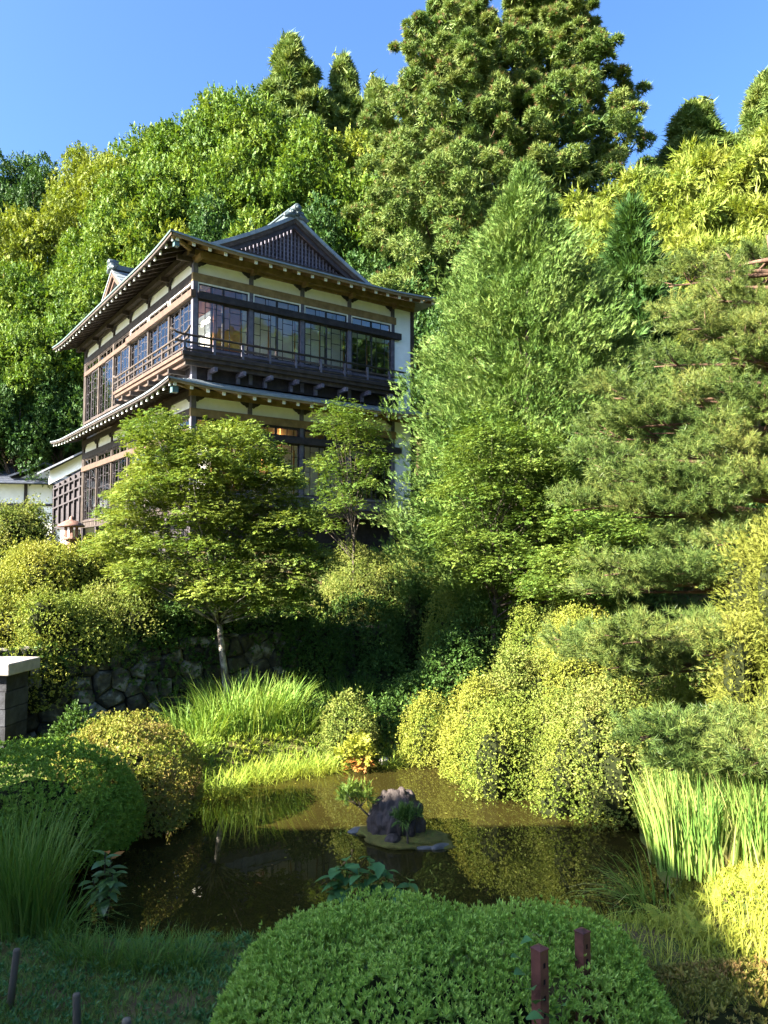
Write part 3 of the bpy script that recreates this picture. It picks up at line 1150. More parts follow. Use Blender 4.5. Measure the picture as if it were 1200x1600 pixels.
# main ridge and its end ornament
ridge = MB()
ridge.box(XC - .14, XC + .14, GAB + .12, 13.1, za + .02, za + .26)
ridge.box(XC - .18, XC + .18, GAB + .10, 13.12, za + .26, za + .31)
rd = ridge.build('ridge', M['orn'], upper_roof)


def ridge_ornament(F, a, d, z, s=1.0, parent=rd):
    mb = MB()
    T = lambda aa, dd, zz: fpt(F, a + aa * s, d + dd * s, z + zz * s)
    for (aa, zz, r, l0, l1) in ((0, .30, .17, -.35, .14), (-.20, .10, .12, -.25, .10), (.20, .10, .12, -.25, .10), (0, .09, .10, -.2, .12)):
        mb.tube([T(aa, l0, zz), T(aa, l1 - .04, zz), T(aa, l1, zz)], [r * s, r * s, r * .84 * s], 14)
        mb.tube([T(aa, l1, zz), T(aa, l1 + .03, zz)], [r * .5 * s, r * .45 * s], 12)
    for sg in (-1, 1):
        mb.tube([T(sg * .1, 0, .02), T(sg * .33, 0, .0), T(sg * .48, 0, -.10), T(sg * .55, 0, -.05)], [.12 * s, .10 * s, .07 * s, .03 * s], 8)
    return mb.build('ridge_ornament', M['orn'], parent, True)


orn = ridge_ornament('R', XC, -GAB + .06, za + .02, .85, upper_roof)
orn.parent = upper_roof
# cross gable on the left slope
CT, CH, CZ, CX = 10.0, 2.3, 11.75, .35
mb = MB()
cs = .68
for sg in (-1, 1):
    for r_ in range(6):
        h0, h1 = CH * r_ / 6, CH * (r_ + 1) / 6
        mb.add([(CX, CT + sg * h0, CZ - cs * h0), (XC + .5, CT + sg * h0, CZ - cs * h0), (XC + .5, CT + sg * h1, CZ - cs * h1 + .02), (CX, CT + sg * h1, CZ - cs * h1 + .02),
                (CX, CT + sg * h0, CZ - cs * h0 - .09), (CX, CT + sg * h1, CZ - cs * h1 - .07)], [(0, 1, 2, 3), (0, 3, 5, 4)])
cg = mb.build('cross_gable_roof', M['copper'], inn)
mb = MB()
mb.add([(CX + .5, CT - CH, CZ - cs * CH), (CX + .5, CT + CH, CZ - cs * CH), (CX + .5, CT, CZ - .05), (CX + .58, CT - CH, CZ - cs * CH), (CX + .58, CT + CH, CZ - cs * CH), (CX + .58, CT, CZ - .05)],
       [(0, 1, 2), (3, 5, 4), (0, 3, 4, 1), (1, 4, 5, 2), (2, 5, 3, 0)])
mb.build('gable_wall', M['wood_sunlit'], cg)
for sg in (-1, 1):
    mb = MB()
    for (x0, dz0, t) in ((CX + .03, -.02, .26), (CX + .12, -.03, .42)):
        V = []
        for h in (0, CH):
            for (x, zz) in ((x0, -.07), (x0, -t), (x0 + .06, -t), (x0 + .06, -.07)):
                V.append((x, CT + sg * h, CZ - cs * h + zz + dz0))
        mb.add(V, [(0, 1, 2, 3), (4, 5, 6, 7), (0, 1, 5, 4), (1, 2, 6, 5), (2, 3, 7, 6), (3, 0, 4, 7)])
    mb.build('barge_board', M['wood_sunlit'], cg)
mb = MB()
mb.box(CX + .1, XC + .4, CT - .13, CT + .13, CZ, CZ + .2)
mb.build('ridge', M['orn'], cg)
ridge_ornament('L', CT, -CX + .02, CZ + .04, .8, cg)

# skirt roof between the storeys
zf2 = lambda w: .27 * w + .09 * w * w
ZL = 4.74
lr = MB()
eave_strip(lr, 'R', 8.3, DO, DO - .03, ZL, 5, thick=.06, zf=zf2)
eave_strip(lr, 'L', 13.1, DO, DO - .03, ZL, 5, thick=.06, zf=zf2)
skirt = lr.build('skirt_roof', M['copper'], inn)
for F, ae in (('R', 8.3), ('L', 13.1)):
    soffit(F, ae, DO, ZL, .04, zf=zf2).build('soffit', M['wood_olive' if F == 'R' else 'wood'], skirt)
    fascia(F, ae, DO, ZL, -.03, .045, .012, 'wood_olive' if F == 'R' else 'wood', skirt)
    fascia(F, ae, DO, ZL, .035, .08, .04, 'copper', skirt)
    rafters(F, ae, DO, ZL, .05, .48, skirt, zf=zf2, mat='wood_olive' if F == 'R' else 'wood')
mb = MB()
mb.tube([(.0, .0, 4.95), (-DO + .05, -DO + .05, ZL + .12)], .07, 6)
mb.build('hip_rafter', M['wood_olive'], skirt)
mb = MB()
mb.box(-.97, -.80, -.97, -.80, ZL - .17, ZL - .0)
mb.build('corner_lamp_box', M['lamp_box'], skirt)

# lit wall lamps inside the lower gallery
mlit, nt, out = new_mat('lit_lamp_globe')
em = nd(nt, 'ShaderNodeEmission')
em.inputs[0].default_value = (1.0, .42, .12, 1)
em.inputs[1].default_value = 1.2
nt.links.new(em.outputs[0], out.inputs[0])
for x, z in ((3.25, 3.88), (2.6, 2.9)):
    mb = MB()
    mb.lathe([(.02, -.09), (.07, -.06), (.085, 0), (.07, .06), (.02, .09)], 12, (x, .75, z))
    mb.lathe([(.008, .09), (.008, .5)], 6, (x, .75, z))
    mb.build('ceiling_lamp', mlit, inn, True)

# ------------------------------------------------------------------ low annex on the left with a sloping covered stair
ax = at(60, 745, 37)
annex = empty('annex_house', (ax.x, ax.y, 5.2), R(12))
tag(annex, 'low white plastered annex with dark tiled roof left of the inn', 'building')
AW = 3.4


def abox(name, x0, x1, y0, y1, z0, z1, mat, parent=annex):
    return lbox(name, x0, x1, y0, y1, z0, z1, mat, parent)


wl = abox('wall', -AW, 1.6, 0, 3.2, -.9, 2.15, 'plaster_white')
for x in (-3.3, -1.95, -.55, .75, 1.58):
    abox('post', x - .07, x + .07, -.06, .02, -.9, 2.1, 'wood_dark')
abox('tie_beam', -AW, 1.65, -.045, -.005, .95, 1.07, 'wood_dark')
abox('eave_beam', -AW, 1.7, -.07, .03, 2.0, 2.16, 'wood_dark')
abox('plank_panel', -1.88, -.62, -.025, -.002, .12, .95, 'wood')
ar = MB()
for r_ in range(9):
    y0, y1 = -.75 + r_ * .27, -.75 + (r_ + 1) * .27 + .03
    z0, z1 = 1.98 + r_ * .115, 1.98 + (r_ + 1) * .115
    ar.add([(-AW - .4, y0, z0 + .05), (2.6, y0, z0 + .05), (2.6, y1, z1 + .03), (-AW - .4, y1, z1 + .03), (-AW - .4, y0, z0), (2.6, y0, z0)], [(0, 1, 2, 3), (4, 5, 1, 0)])
ar.add([(-AW - .4, 4.1, 1.98), (2.6, 4.1, 1.98), (2.6, 1.7, 3.03), (-AW - .4, 1.7, 3.03)], [(0, 1, 2, 3)])
aroof = ar.build('roof', M['tile'], annex)
abox('ridge', -AW - .4, 2.6, 1.58, 1.82, 2.98, 3.2, 'tile', aroof)
# little front gable
mb = MB()
for sg in (-1, 1):
    mb.add([(.4, -.5, 3.05), (.4, 1.9, 3.05), (.4 + sg * 1.7, 1.9, 2.35), (.4 + sg * 1.7, -.5, 2.35), (.4, -.5, 2.96), (.4 + sg * 1.7, -.5, 2.26)], [(0, 1, 2, 3), (0, 3, 5, 4)])
gr = mb.build('front_gable_roof', M['tile'], annex)
mb = MB()
mb.add([(-.9, -.1, 2.25), (1.7, -.1, 2.25), (.4, -.1, 2.85), (-.9, -.03, 2.25), (1.7, -.03, 2.25), (.4, -.03, 2.85)], [(0, 1, 2), (3, 5, 4), (0, 3, 4, 1), (1, 4, 5, 2), (2, 5, 3, 0)])
mb.build('gable_wall', M['plaster_white'], gr)
# stair corridor sloping down to the inn, its wood darkened for the eave shade
st0, st1 = at(82, 800, 33.6), at(150, 775, 32.4)
stair = empty('stair_corridor', (st0.x, st0.y, st0.z), math.atan2(st1.y - st0.y, st1.x - st0.x))
tag(stair, 'dark latticed covered stair joining the low annex to the inn', 'corridor')
SL = math.hypot(st1.x - st0.x, st1.y - st0.y)
sl_ = lambda x: .75 * x / SL
mb = MB()
for (x0, x1, za_, zb_, y, m) in ((0, SL, -.6, .55, .06, 0), ):
    mb.add([(0, y, -.8), (SL, y, -.8), (SL, y, 2.1), (0, y, 1.2), (0, y + .1, -.8), (SL, y + .1, -.8), (SL, y + .1, 2.1), (0, y + .1, 1.2)],
           [(0, 1, 2, 3), (4, 7, 6, 5), (0, 4, 5, 1), (1, 5, 6, 2), (2, 6, 7, 3), (3, 7, 4, 0)])
mb.build('wall', M['wood_dark'], stair)
for k in range(9):
    x = .05 + (SL - .1) * k / 8
    lbox('lattice_bar', x - .03, x + .03, -.02, .05, -.5, 1.15 + .9 * x / SL, 'wood_dark', stair)
for zz in (.1, .55, .95):
    mb = MB()
    mb.add([(0, -.03, zz), (SL, -.03, zz + .75), (SL, -.03, zz + .82), (0, -.03, zz + .07), (0, .055, zz), (SL, .055, zz + .75), (SL, .055, zz + .82), (0, .055, zz + .07)],
           [(0, 1, 2, 3), (4, 7, 6, 5), (0, 4, 5, 1), (1, 5, 6, 2), (2, 6, 7, 3), (3, 7, 4, 0)])
    mb.build('lattice_rail', M['wood_dark'], stair)
mb = MB()
mb.add([(-.3, 0, 1.25), (SL, 0, 2.15), (SL, .05, 2.75), (-.3, .05, 1.85)], [(0, 1, 2, 3)])
mb.add([(-.3, .055, 1.25), (SL, .055, 2.15), (SL, .06, 2.75), (-.3, .06, 1.85)], [(3, 2, 1, 0)])
mb.build('plaster_panel', M['plaster_white'], stair)
mb = MB()
for r_ in range(4):
    y0, y1 = -.45 + r_ * .3, -.45 + (r_ + 1) * .3 + .02
    mb.add([(-.5, y0, 1.72 + r_ * .1), (SL + .1, y0, 2.65 + r_ * .1), (SL + .1, y1, 2.76 + r_ * .1), (-.5, y1, 1.83 + r_ * .1),
            (-.5, y0, 1.64 + r_ * .1), (SL + .1, y0, 2.57 + r_ * .1)], [(0, 1, 2, 3), (4, 5, 1, 0)])
mb.build('roof', M['tile'], stair)

# ------------------------------------------------------------------ stone retaining wall, every stone a part
wu = (WALL_B - WALL_A)
WL = float(np.linalg.norm(wu))
wall = empty('stone_retaining_wall', (WALL_A[0], WALL_A[1], .2), math.atan2(wu[1], wu[0]))
tag(wall, 'rough mossy stone retaining wall in shade behind the pond', 'wall')
mb = MB()
mb.box(-2.5, WL + .2, .05, .5, -.6, 1.75)
mb.build('joint_bed', M['mortar'], wall)
rs = random.Random(3)
seeds = []
H_W = 1.85
cz = 0
rowi = 0
while cz < H_W:
    rh = rs.uniform(.20, .36)
    a = -2.4 + rs.uniform(0, .3)
    while a < WL + .1:
        w_ = rs.uniform(.16, .58)
        seeds.append((a + w_ / 2, cz + rh / 2 + rs.uniform(-.12, .12)))
        a += w_
    cz += rh
    rowi += 1


def clip(poly, m, n):
    out = []
    for i in range(len(poly)):
        p, q = poly[i], poly[(i + 1) % len(poly)]
        sp = (p[0] - m[0]) * n[0] + (p[1] - m[1]) * n[1]
        sq = (q[0] - m[0]) * n[0] + (q[1] - m[1]) * n[1]
        if sp <= 0:
            out.append(p)
        if (sp < 0 < sq) or (sq < 0 < sp):
            t = sp / (sp - sq)
            out.append((p[0] + (q[0] - p[0]) * t, p[1] + (q[1] - p[1]) * t))
    return out


for s in seeds:
    poly = [(s[0] - .6, max(-.3, s[1] - .6)), (s[0] + .6, max(-.3, s[1] - .6)), (s[0] + .6, min(H_W, s[1] + .6)), (s[0] - .6, min(H_W, s[1] + .6))]
    for q in seeds:
        if q is s or abs(q[0] - s[0]) > 1.3:
            continue
        m_ = ((s[0] + q[0]) / 2, (s[1] + q[1]) / 2)
        poly = clip(poly, m_, (q[0] - s[0], q[1] - s[1]))
        if len(poly) < 3:
            break
    if len(poly) < 3:
        continue
    cx = sum(p[0] for p in poly) / len(poly)
    cy = sum(p[1] for p in poly) / len(poly)
    dep = rs.uniform(.05, .15)
    V, Fc = [], []
    n = len(poly)
    for (sc, yy) in ((.95, .07), (.92, -dep * .5), (.66, -dep)):
        for p in poly:
            V.append((cx + (p[0] - cx) * sc + rs.uniform(-.02, .02), yy + rs.uniform(-.012, .012), cy + (p[1] - cy) * sc + rs.uniform(-.02, .02)))
    for r_ in range(2):
        for i in range(n):
            j = (i + 1) % n
            Fc.append((r_ * n + i, r_ * n + j, (r_ + 1) * n + j, (r_ + 1) * n + i))
    V.append((cx, -dep - rs.uniform(-.01, .03), cy))
    for i in range(n):
        Fc.append((2 * n + i, 2 * n + (i + 1) % n, len(V) - 1))
    link('stone', mesh_indexed('stone', V, Fc), wall, [M['stone']])

# ------------------------------------------------------------------ block pillar with concrete cap at the left edge
pc = at(16, 1100, 12.3)
pil = empty('block_pillar', (pc.x - .40, 12.5, .15), R(-6))
tag(pil, 'blue grey block pillar under a pale concrete cap slab', 'pillar')
pz = at(30, 1040, 12.3).z
zz = 0.0
k = 0
while zz < pz - .35:
    h = .27
    off = .0 if k % 2 else .22
    for i, (x0, x1) in enumerate(((-.7, -.25 + off), (-.24 + off, .44))):
        g = .012 * ((k + i) % 3)
        lbox('block', x0 + .008, x1 - .008, -.30 - g, .30 + g, zz + .006, zz + h - .006, 'block', pil)
    zz += h
    k += 1
mb = MB()
mb.box(-.66, .40, -.26, .26, 0, zz)
mb.build('joint_bed', M['mortar'], pil)
mb = MB()
mb.box(-1.1, .56, -.45, .45, zz + .002, zz + .19)
cap = mb.build('cap_slab', M['cap'], pil)
bv = cap.modifiers.new('bevel', 'BEVEL')
bv.width = .018
bv.segments = 2

# ------------------------------------------------------------------ lantern on the terrace
lp = at(112, 806, 16.9)
lan = empty('garden_lantern', (lp.x, lp.y, lp.z - 1.05))
tag(lan, 'rust brown garden lantern with broad hat roof among shrubs', 'lantern')
mb = MB()
mb.lathe([(.27, .80), (.285, .815), (.27, .85), (.15, .93), (.05, .965), (.05, 1.0), (.035, 1.03), (.01, 1.05)], 20)
mb.build('hat_roof', M['lantern'], lan, True)
mb = MB()
for k in range(6):
    a = k * math.pi / 3
    x, y = .13 * math.cos(a), .13 * math.sin(a)
    mb.box(x - .018, x + .018, y - .018, y + .018, .56, .80)
mb.lathe([(.17, .52), (.18, .54), (.16, .57)], 12)
mb.build('fire_box', M['lantern'], lan)
mb = MB()
mb.lathe([(.11, -.1), (.07, .05), (.065, .4), (.12, .52)], 12)
mb.build('pillar', M['lantern'], lan, True)

# ------------------------------------------------------------------ island with rock, two dwarf conifers
isl = on_z(618, 1305, 0.0)
island = empty('rock_island', (isl.x, isl.y, 0))
tag(island, 'purple brown boulder on a small mossy islet in the pond', 'rock')


def lumpy(nm, rx, ry, rz, seed, amp=.18, sub=4, sharp=0.0, flat=None):
    import bmesh
    from mathutils import noise
    bm = bmesh.new()
    bmesh.ops.create_icosphere(bm, subdivisions=sub, radius=1)
    o = Vector((seed * 3.1, seed * 1.7, seed))
    for v in bm.verts:
        n_ = noise.noise(v.co * 1.3 + o) * amp + noise.noise(v.co * 3.1 + o) * amp * .5 + noise.noise(v.co * 8 + o) * amp * .2
        if sharp:
            n_ += (abs(noise.noise(Vector((v.co.x * 4, v.co.y * 4, v.co.z * 1.2)) + o)) - .2) * sharp
        v.co = v.co * (1 + n_)
        v.co.x *= rx
        v.co.y *= ry
        v.co.z *= rz
        if flat is not None and v.co.z < flat:
            v.co.z = flat
    me = bpy.data.meshes.new(nm)
    bm.to_mesh(me)
    bm.free()
    me.polygons.foreach_set('use_smooth', [True] * len(me.polygons))
    me.update()
    return me


bo = link('boulder', lumpy('boulder', .38, .34, .42, 5, .12, 5, .28), island, [M['rock']])
bo.location = (0.0, .06, .14)
bo.rotation_euler = (0, R(8), R(20))
sm = link('small_stone', lumpy('small_stone', .11, .10, .08, 8, .15, 3), island, [M['rock']])
sm.location = (-.03, -.34, .06)
ms_ = link('moss_mound', lumpy('moss_mound', .58, .37, .12, 2, .42, 4), island, [M['moss']])
ms_.location = (.12, -.12, -.015)
ms_.rotation_euler = (0, 0, R(-22))
for (x, y, rx, ry, rz_, a) in ((-.50, .14, .13, .09, .05, 10), (-.40, .05, .12, .06, .045, -30), (.56, -.42, .16, .06, .05, 25), (.36, -.46, .12, .05, .035, 5), (-.2, -.3, .12, .05, .03, -35), (.05, -.43, .14, .05, .03, -20)):
    e = link('rim_stone', lumpy('rim_stone', rx, ry, rz_, x * 7 + 3, .2, 3), island, [M['rim']])
    e.location = (x, y, .0)
    e.rotation_euler = (0, 0, R(a))

# ------------------------------------------------------------------ vegetation builders


def limb_path(p0, p1, rg, sag=.12, n=5):
    p0, p1 = np.array(p0, float), np.array(p1, float)
    L = np.linalg.norm(p1 - p0)
    pts = []
    off = rg.normal(0, abs(sag) * L * .4, 3)
    for i in range(n):
        t = i / (n - 1)
        q = p0 + (p1 - p0) * t + off * math.sin(math.pi * t)
        q[2] += sag * L * math.sin(math.pi * t) * .6
        pts.append(q)
    return pts


def trunk_mesh(H, r0, tips, rg, mat, parent, base_t=(.25, .8), lean=(0, 0), top_r=.12, n_side=8, name='trunk', sag=.12):
    """tapered trunk with limbs that reach the given foliage centres"""
    mb = MB()
    pts = []
    wob = rg.normal(0, .02 * H, (7, 2))
    for i in range(7):
        t = i / 6
        pts.append((lean[0] * t * H + wob[i, 0] * t, lean[1] * t * H + wob[i, 1] * t, H * t - .3 * (i == 0)))
    rad = [r0 * (1.25 if i == 0 else 1 - (1 - top_r) * i / 6) for i in range(7)]
    mb.tube(pts, rad, n_side)
    P = np.array(pts)
    for c in tips:
        zt = np.clip(c[2] * rg.uniform(.55, .85), base_t[0] * H, base_t[1] * H)
        t = zt / H
        i = min(5, int(t * 6))
        f = t * 6 - i
        b = P[i] * (1 - f) + P[i + 1] * f
        rr = (r0 * (1 - (1 - top_r) * t)) * .42
        mb.tube(limb_path(b, c, rg, sag), [rr, rr * .8, rr * .6, rr * .4, rr * .18], 5)
    return mb.build(name, mat, parent, True)


def make_broad(name, H, rx, rz, nb, k, Ts, size, leafm, rg, trunkm='bark', zc=.62, blob=(.2, .36), dome=0.0):
    """broadleaf tree: crown of leaf sprays on clustered lobes, trunk and limbs"""
    root = empty(name)
    D = sph(nb, rg, -.55)
    q = rg.uniform(.35, .88, (nb, 1)) ** .7
    C = D * q * np.array([rx, rx, rz]) + np.array([0, 0, H * zc])
    Rr = rg.uniform(blob[0], blob[1], (nb, 1)) * rx * np.array([1, 1, .78])
    P, N = blobs_sample(C, Rr, k, rg, -.7, .5)
    ax = rand_axis(N, rg, .7, .05, .55)
    nm = rand_axis(N, rg, .45, .75, .35)
    Q = scatter_mix(Ts, P, ax, nm, rg.uniform(.75, 1.25, len(P)) * size, rg)
    cr = link('crown', mesh_faces('crown', [(Q, 0)]), root, [M[leafm]])
    trunk_mesh(H * .85, H * .018 + .05, C[rg.permutation(nb)[:14]], rg, M[trunkm], root)
    return root


def make_cedar(name, H, r, rg, leafm='cedar', nb=330, k=26, ball=.52, rtop=.16, tips=True, trunkm='bark_red', z0=.12, pw=.75, tuft=.36):
    """cedar: puffs of needle tufts on tiers of boughs round a straight trunk"""
    root = empty(name)
    t = np.sort(rg.random(nb)) ** .85
    z = H * (z0 + (1 - z0 - .02) * t)
    prof = (1 - t) ** pw * (1 - rtop * .5) + rtop * (1 - t) ** .3
    a = np.arange(nb) * 2.399963 + rg.normal(0, .35, nb)
    rad = r * prof * rg.uniform(.55, 1.10, nb)
    # uneven outline: boughs grouped in tiers
    rad *= 1 + .16 * np.sin(z / H * 34 + a)
    C = np.stack([rad * np.cos(a), rad * np.sin(a), z], -1)
    Rr = (ball * rg.uniform(.65, 1.2, nb) * (.30 + .70 * (1 - t)))[:, None] * np.array([1, 1, .82])
    P, N = blobs_sample(C, Rr, k, rg, -.45, .25)
    ax = rand_axis(N, rg, .8, .45, .22)
    Q = scatter_mix(TS_CEDAR, P, ax, rand_axis(N, rg, .1, .1, 1), rg.uniform(.75, 1.2, len(P)) * tuft * ball / .52, rg)
    ni = nb * 7
    bi = rg.integers(0, nb, ni)
    f = rg.uniform(.25, .85, (ni, 1))
    Pi = C[bi] * np.concatenate([f, f, np.ones_like(f)], 1) + rg.normal(0, .25, (ni, 3))
    Qi = scatter_mix(TS_CEDAR, Pi, norm(rg.normal(0, 1, (ni, 3))), rg.normal(0, 1, (ni, 3)), rg.uniform(.8, 1.3, ni) * max(.5, tuft * 2.0), rg)
    parts = [(Q, 0), (Qi, 0)]
    mats = [M[leafm]]
    if tips:
        sel = rg.random(len(P)) < .05
        Q2 = scatter_mix(TS_TUFT, P[sel] + N[sel] * .12, ax[sel], rand_axis(N[sel], rg, .1, .1, 1), .20 * np.ones(sel.sum()), rg)
        parts.append((Q2, 1))
        mats.append(M['cedar_tip'])
    link('crown', mesh_faces('crown', parts), root, mats)
    trunk_mesh(H * .97, H * .016 + .06, C[rg.permutation(nb)[:12]] * np.array([.8, .8, 1]), rg, M[trunkm], root, base_t=(.1, .96), top_r=.1, sag=-.04)
    return root


def make_cypress(name, H, r, rg, leafm='cypress', nbough=420, k=30, size=.34, trunkm='bark_red'):
    """conical false cypress covered in flat upswept sprays"""
    root = empty(name)
    t = rg.random(nbough) ** 1.25
    z = H * (.03 + .96 * t)
    a = np.arange(nbough) * 2.399963 + rg.normal(0, .4, nbough)
    prof = 1.03 * (1 - np.exp(-(((1 - t) * H + .05) / (.325 * H)) ** 1.25)) * np.minimum(1, .84 + t * 1.2)
    bump = 1 + .10 * np.sin(a * 3 + z * 1.9) + .08 * np.sin(a * 5 - z * 2.7)
    rad = r * prof * bump * rg.uniform(.80, 1.10, nbough)
    # each plume: sprays strung along a short upswept branchlet, gaps between plumes
    n = nbough * k
    bi = np.repeat(np.arange(nbough), k)
    u = rg.random(n)
    deep = np.where(rg.random(nbough) < .35, rg.uniform(.45, .85, nbough), rg.uniform(.84, 1.02, nbough))
    O0 = np.stack([np.cos(a), np.sin(a), np.zeros(nbough)], -1)
    bd = norm(O0 * .85 + np.array([0, 0, .55]) + rg.normal(0, .28, (nbough, 3)))
    Lb = rg.uniform(.35, .75, nbough) * (1.1 - .55 * t)
    root_p = np.stack([rad * deep * np.cos(a), rad * deep * np.sin(a), z], -1) - bd * Lb[:, None] * .75
    P = root_p[bi] + bd[bi] * (Lb[bi] * u)[:, None] + rg.normal(0, 1, (n, 3)) * (.03 + .085 * np.sin(np.pi * np.minimum(1, u * .85 + .1)))[:, None]
    O = O0[bi]
    ax = norm(bd[bi] * .9 + rg.normal(0, .36, (n, 3)) + np.array([0, 0, .12]))
    ax[t[bi] > .95] = norm(ax[t[bi] > .95] + np.array([0, 0, 1.0]))
    nm = norm(np.cross(O, [0, 0, 1.0]) * rg.normal(0, 1, (n, 1)) + O * .5 + rg.normal(0, .6, (n, 3)))
    sz_ = rg.uniform(.7, 1.2, n) * size
    n2 = nbough * 7
    b2 = rg.integers(0, nbough, n2)
    f2 = rg.uniform(.12, .80, n2)
    P2 = np.stack([rad[b2] * f2 * np.cos(a[b2]), rad[b2] * f2 * np.sin(a[b2]), z[b2] + rg.normal(0, .1, n2)], -1)
    ax2 = norm(O0[b2] * .8 + np.array([0, 0, .5]) + rg.normal(0, .5, (n2, 3)))
    P = np.concatenate([P, P2])
    ax = np.concatenate([ax, ax2])
    nm = np.concatenate([nm, rg.normal(0, 1, (n2, 3))])
    sz_ = np.concatenate([sz_, rg.uniform(.8, 1.2, n2) * size * 2.0])
    Q = scatter_mix(TS_SPRIG, P, ax, nm, sz_, rg)
    link('crown', mesh_faces('crown', [(Q, 0)]), root, [M[leafm]])
    C = np.stack([rad * .8 * np.cos(a), rad * .8 * np.sin(a), z], -1)
    trunk_mesh(H * .80, .17, C[rg.permutation(nbough)[:16]] * np.array([.7, .7, 1]), rg, M['bark'], root, base_t=(.05, .95), top_r=.06)
    return root


def make_maple(name, H, pads, rg, leafm, r0=.09, size=.10, dens=420, trunkm='bark_pale', lean=(0, 0), fork=.3, Ts=None):
    """layered maple: flat foliage pads (x,y,z,rx,ry,rz local) carried by spreading limbs"""
    root = empty(name)
    Ps, As, Ns = [], [], []
    for (x, y, z, a, b, c) in pads:
        n = int(dens * a * b * 3.2) + 20
        D = sph(n, rg, -.35)
        rr = rg.random((n, 1)) ** .6 * .75 + .32
        tilt = rg.normal(0, .22, 2)
        P = D * np.array([a, b, c]) * rr
        P[:, 2] -= .20 * (P[:, 0] ** 2 / max(a, .1) + P[:, 1] ** 2 / max(b, .1)) * .5
        P[:, 2] += P[:, 0] * tilt[0] + P[:, 1] * tilt[1] + .05 * rg.normal(0, 1, n)
        Ps.append(P + np.array([x, y, z]))
        out = D * np.array([1, 1, .15])
        As.append(norm(out + rg.normal(0, .45, (n, 3)) * np.array([1, 1, .45]) + np.array([0, 0, -.08])))
        Ns.append(norm(np.array([0, 0, 1.0]) + D * .35 + rg.normal(0, .28, (n, 3))))
    P, A, N = map(np.concatenate, (Ps, As, Ns))
    Q = scatter_mix(Ts or TS_SPRAY, P, A, N, rg.uniform(.7, 1.25, len(P)) * size, rg)
    link('crown', mesh_faces('crown', [(Q, 0)]), root, [M[leafm]])
    tips = [np.array(p[:3]) - np.array([0, 0, p[5] * .4]) for p in pads]
    trunk_mesh(H, r0, tips, rg, M[trunkm], root, base_t=(fork, .9), lean=lean, top_r=.25, sag=.03)
    return root


def dome_pts(n, rg, sq=2.4, bump=.06, seedo=0.0, zmin=-.05):
    """points on a clipped, slightly lumpy dome of unit radius and height"""
    D = sph(n, rg, zmin)
    if zmin > -.3:
        k = n * 2 // 5
        zz_ = rg.uniform(zmin, .55, k)
        q_ = np.sqrt(1 - zz_ ** 2) / np.maximum(1e-6, np.hypot(D[:k, 0], D[:k, 1]))
        D[:k] = np.stack([D[:k, 0] * q_, D[:k, 1] * q_, zz_], -1)
    f = (np.abs(D[:, 0]) ** sq + np.abs(D[:, 1]) ** sq + np.abs(D[:, 2]) ** sq) ** (-1 / sq)
    ang = np.arctan2(D[:, 1], D[:, 0])
    bb = 1 + bump * (np.sin(ang * 3 + seedo) * .6 + np.sin(ang * 5 + D[:, 2] * 4 + seedo * 2) * .5 + np.sin(D[:, 2] * 7 + ang * 2 + seedo * 3) * .4)
    return D * (f * bb)[:, None], D


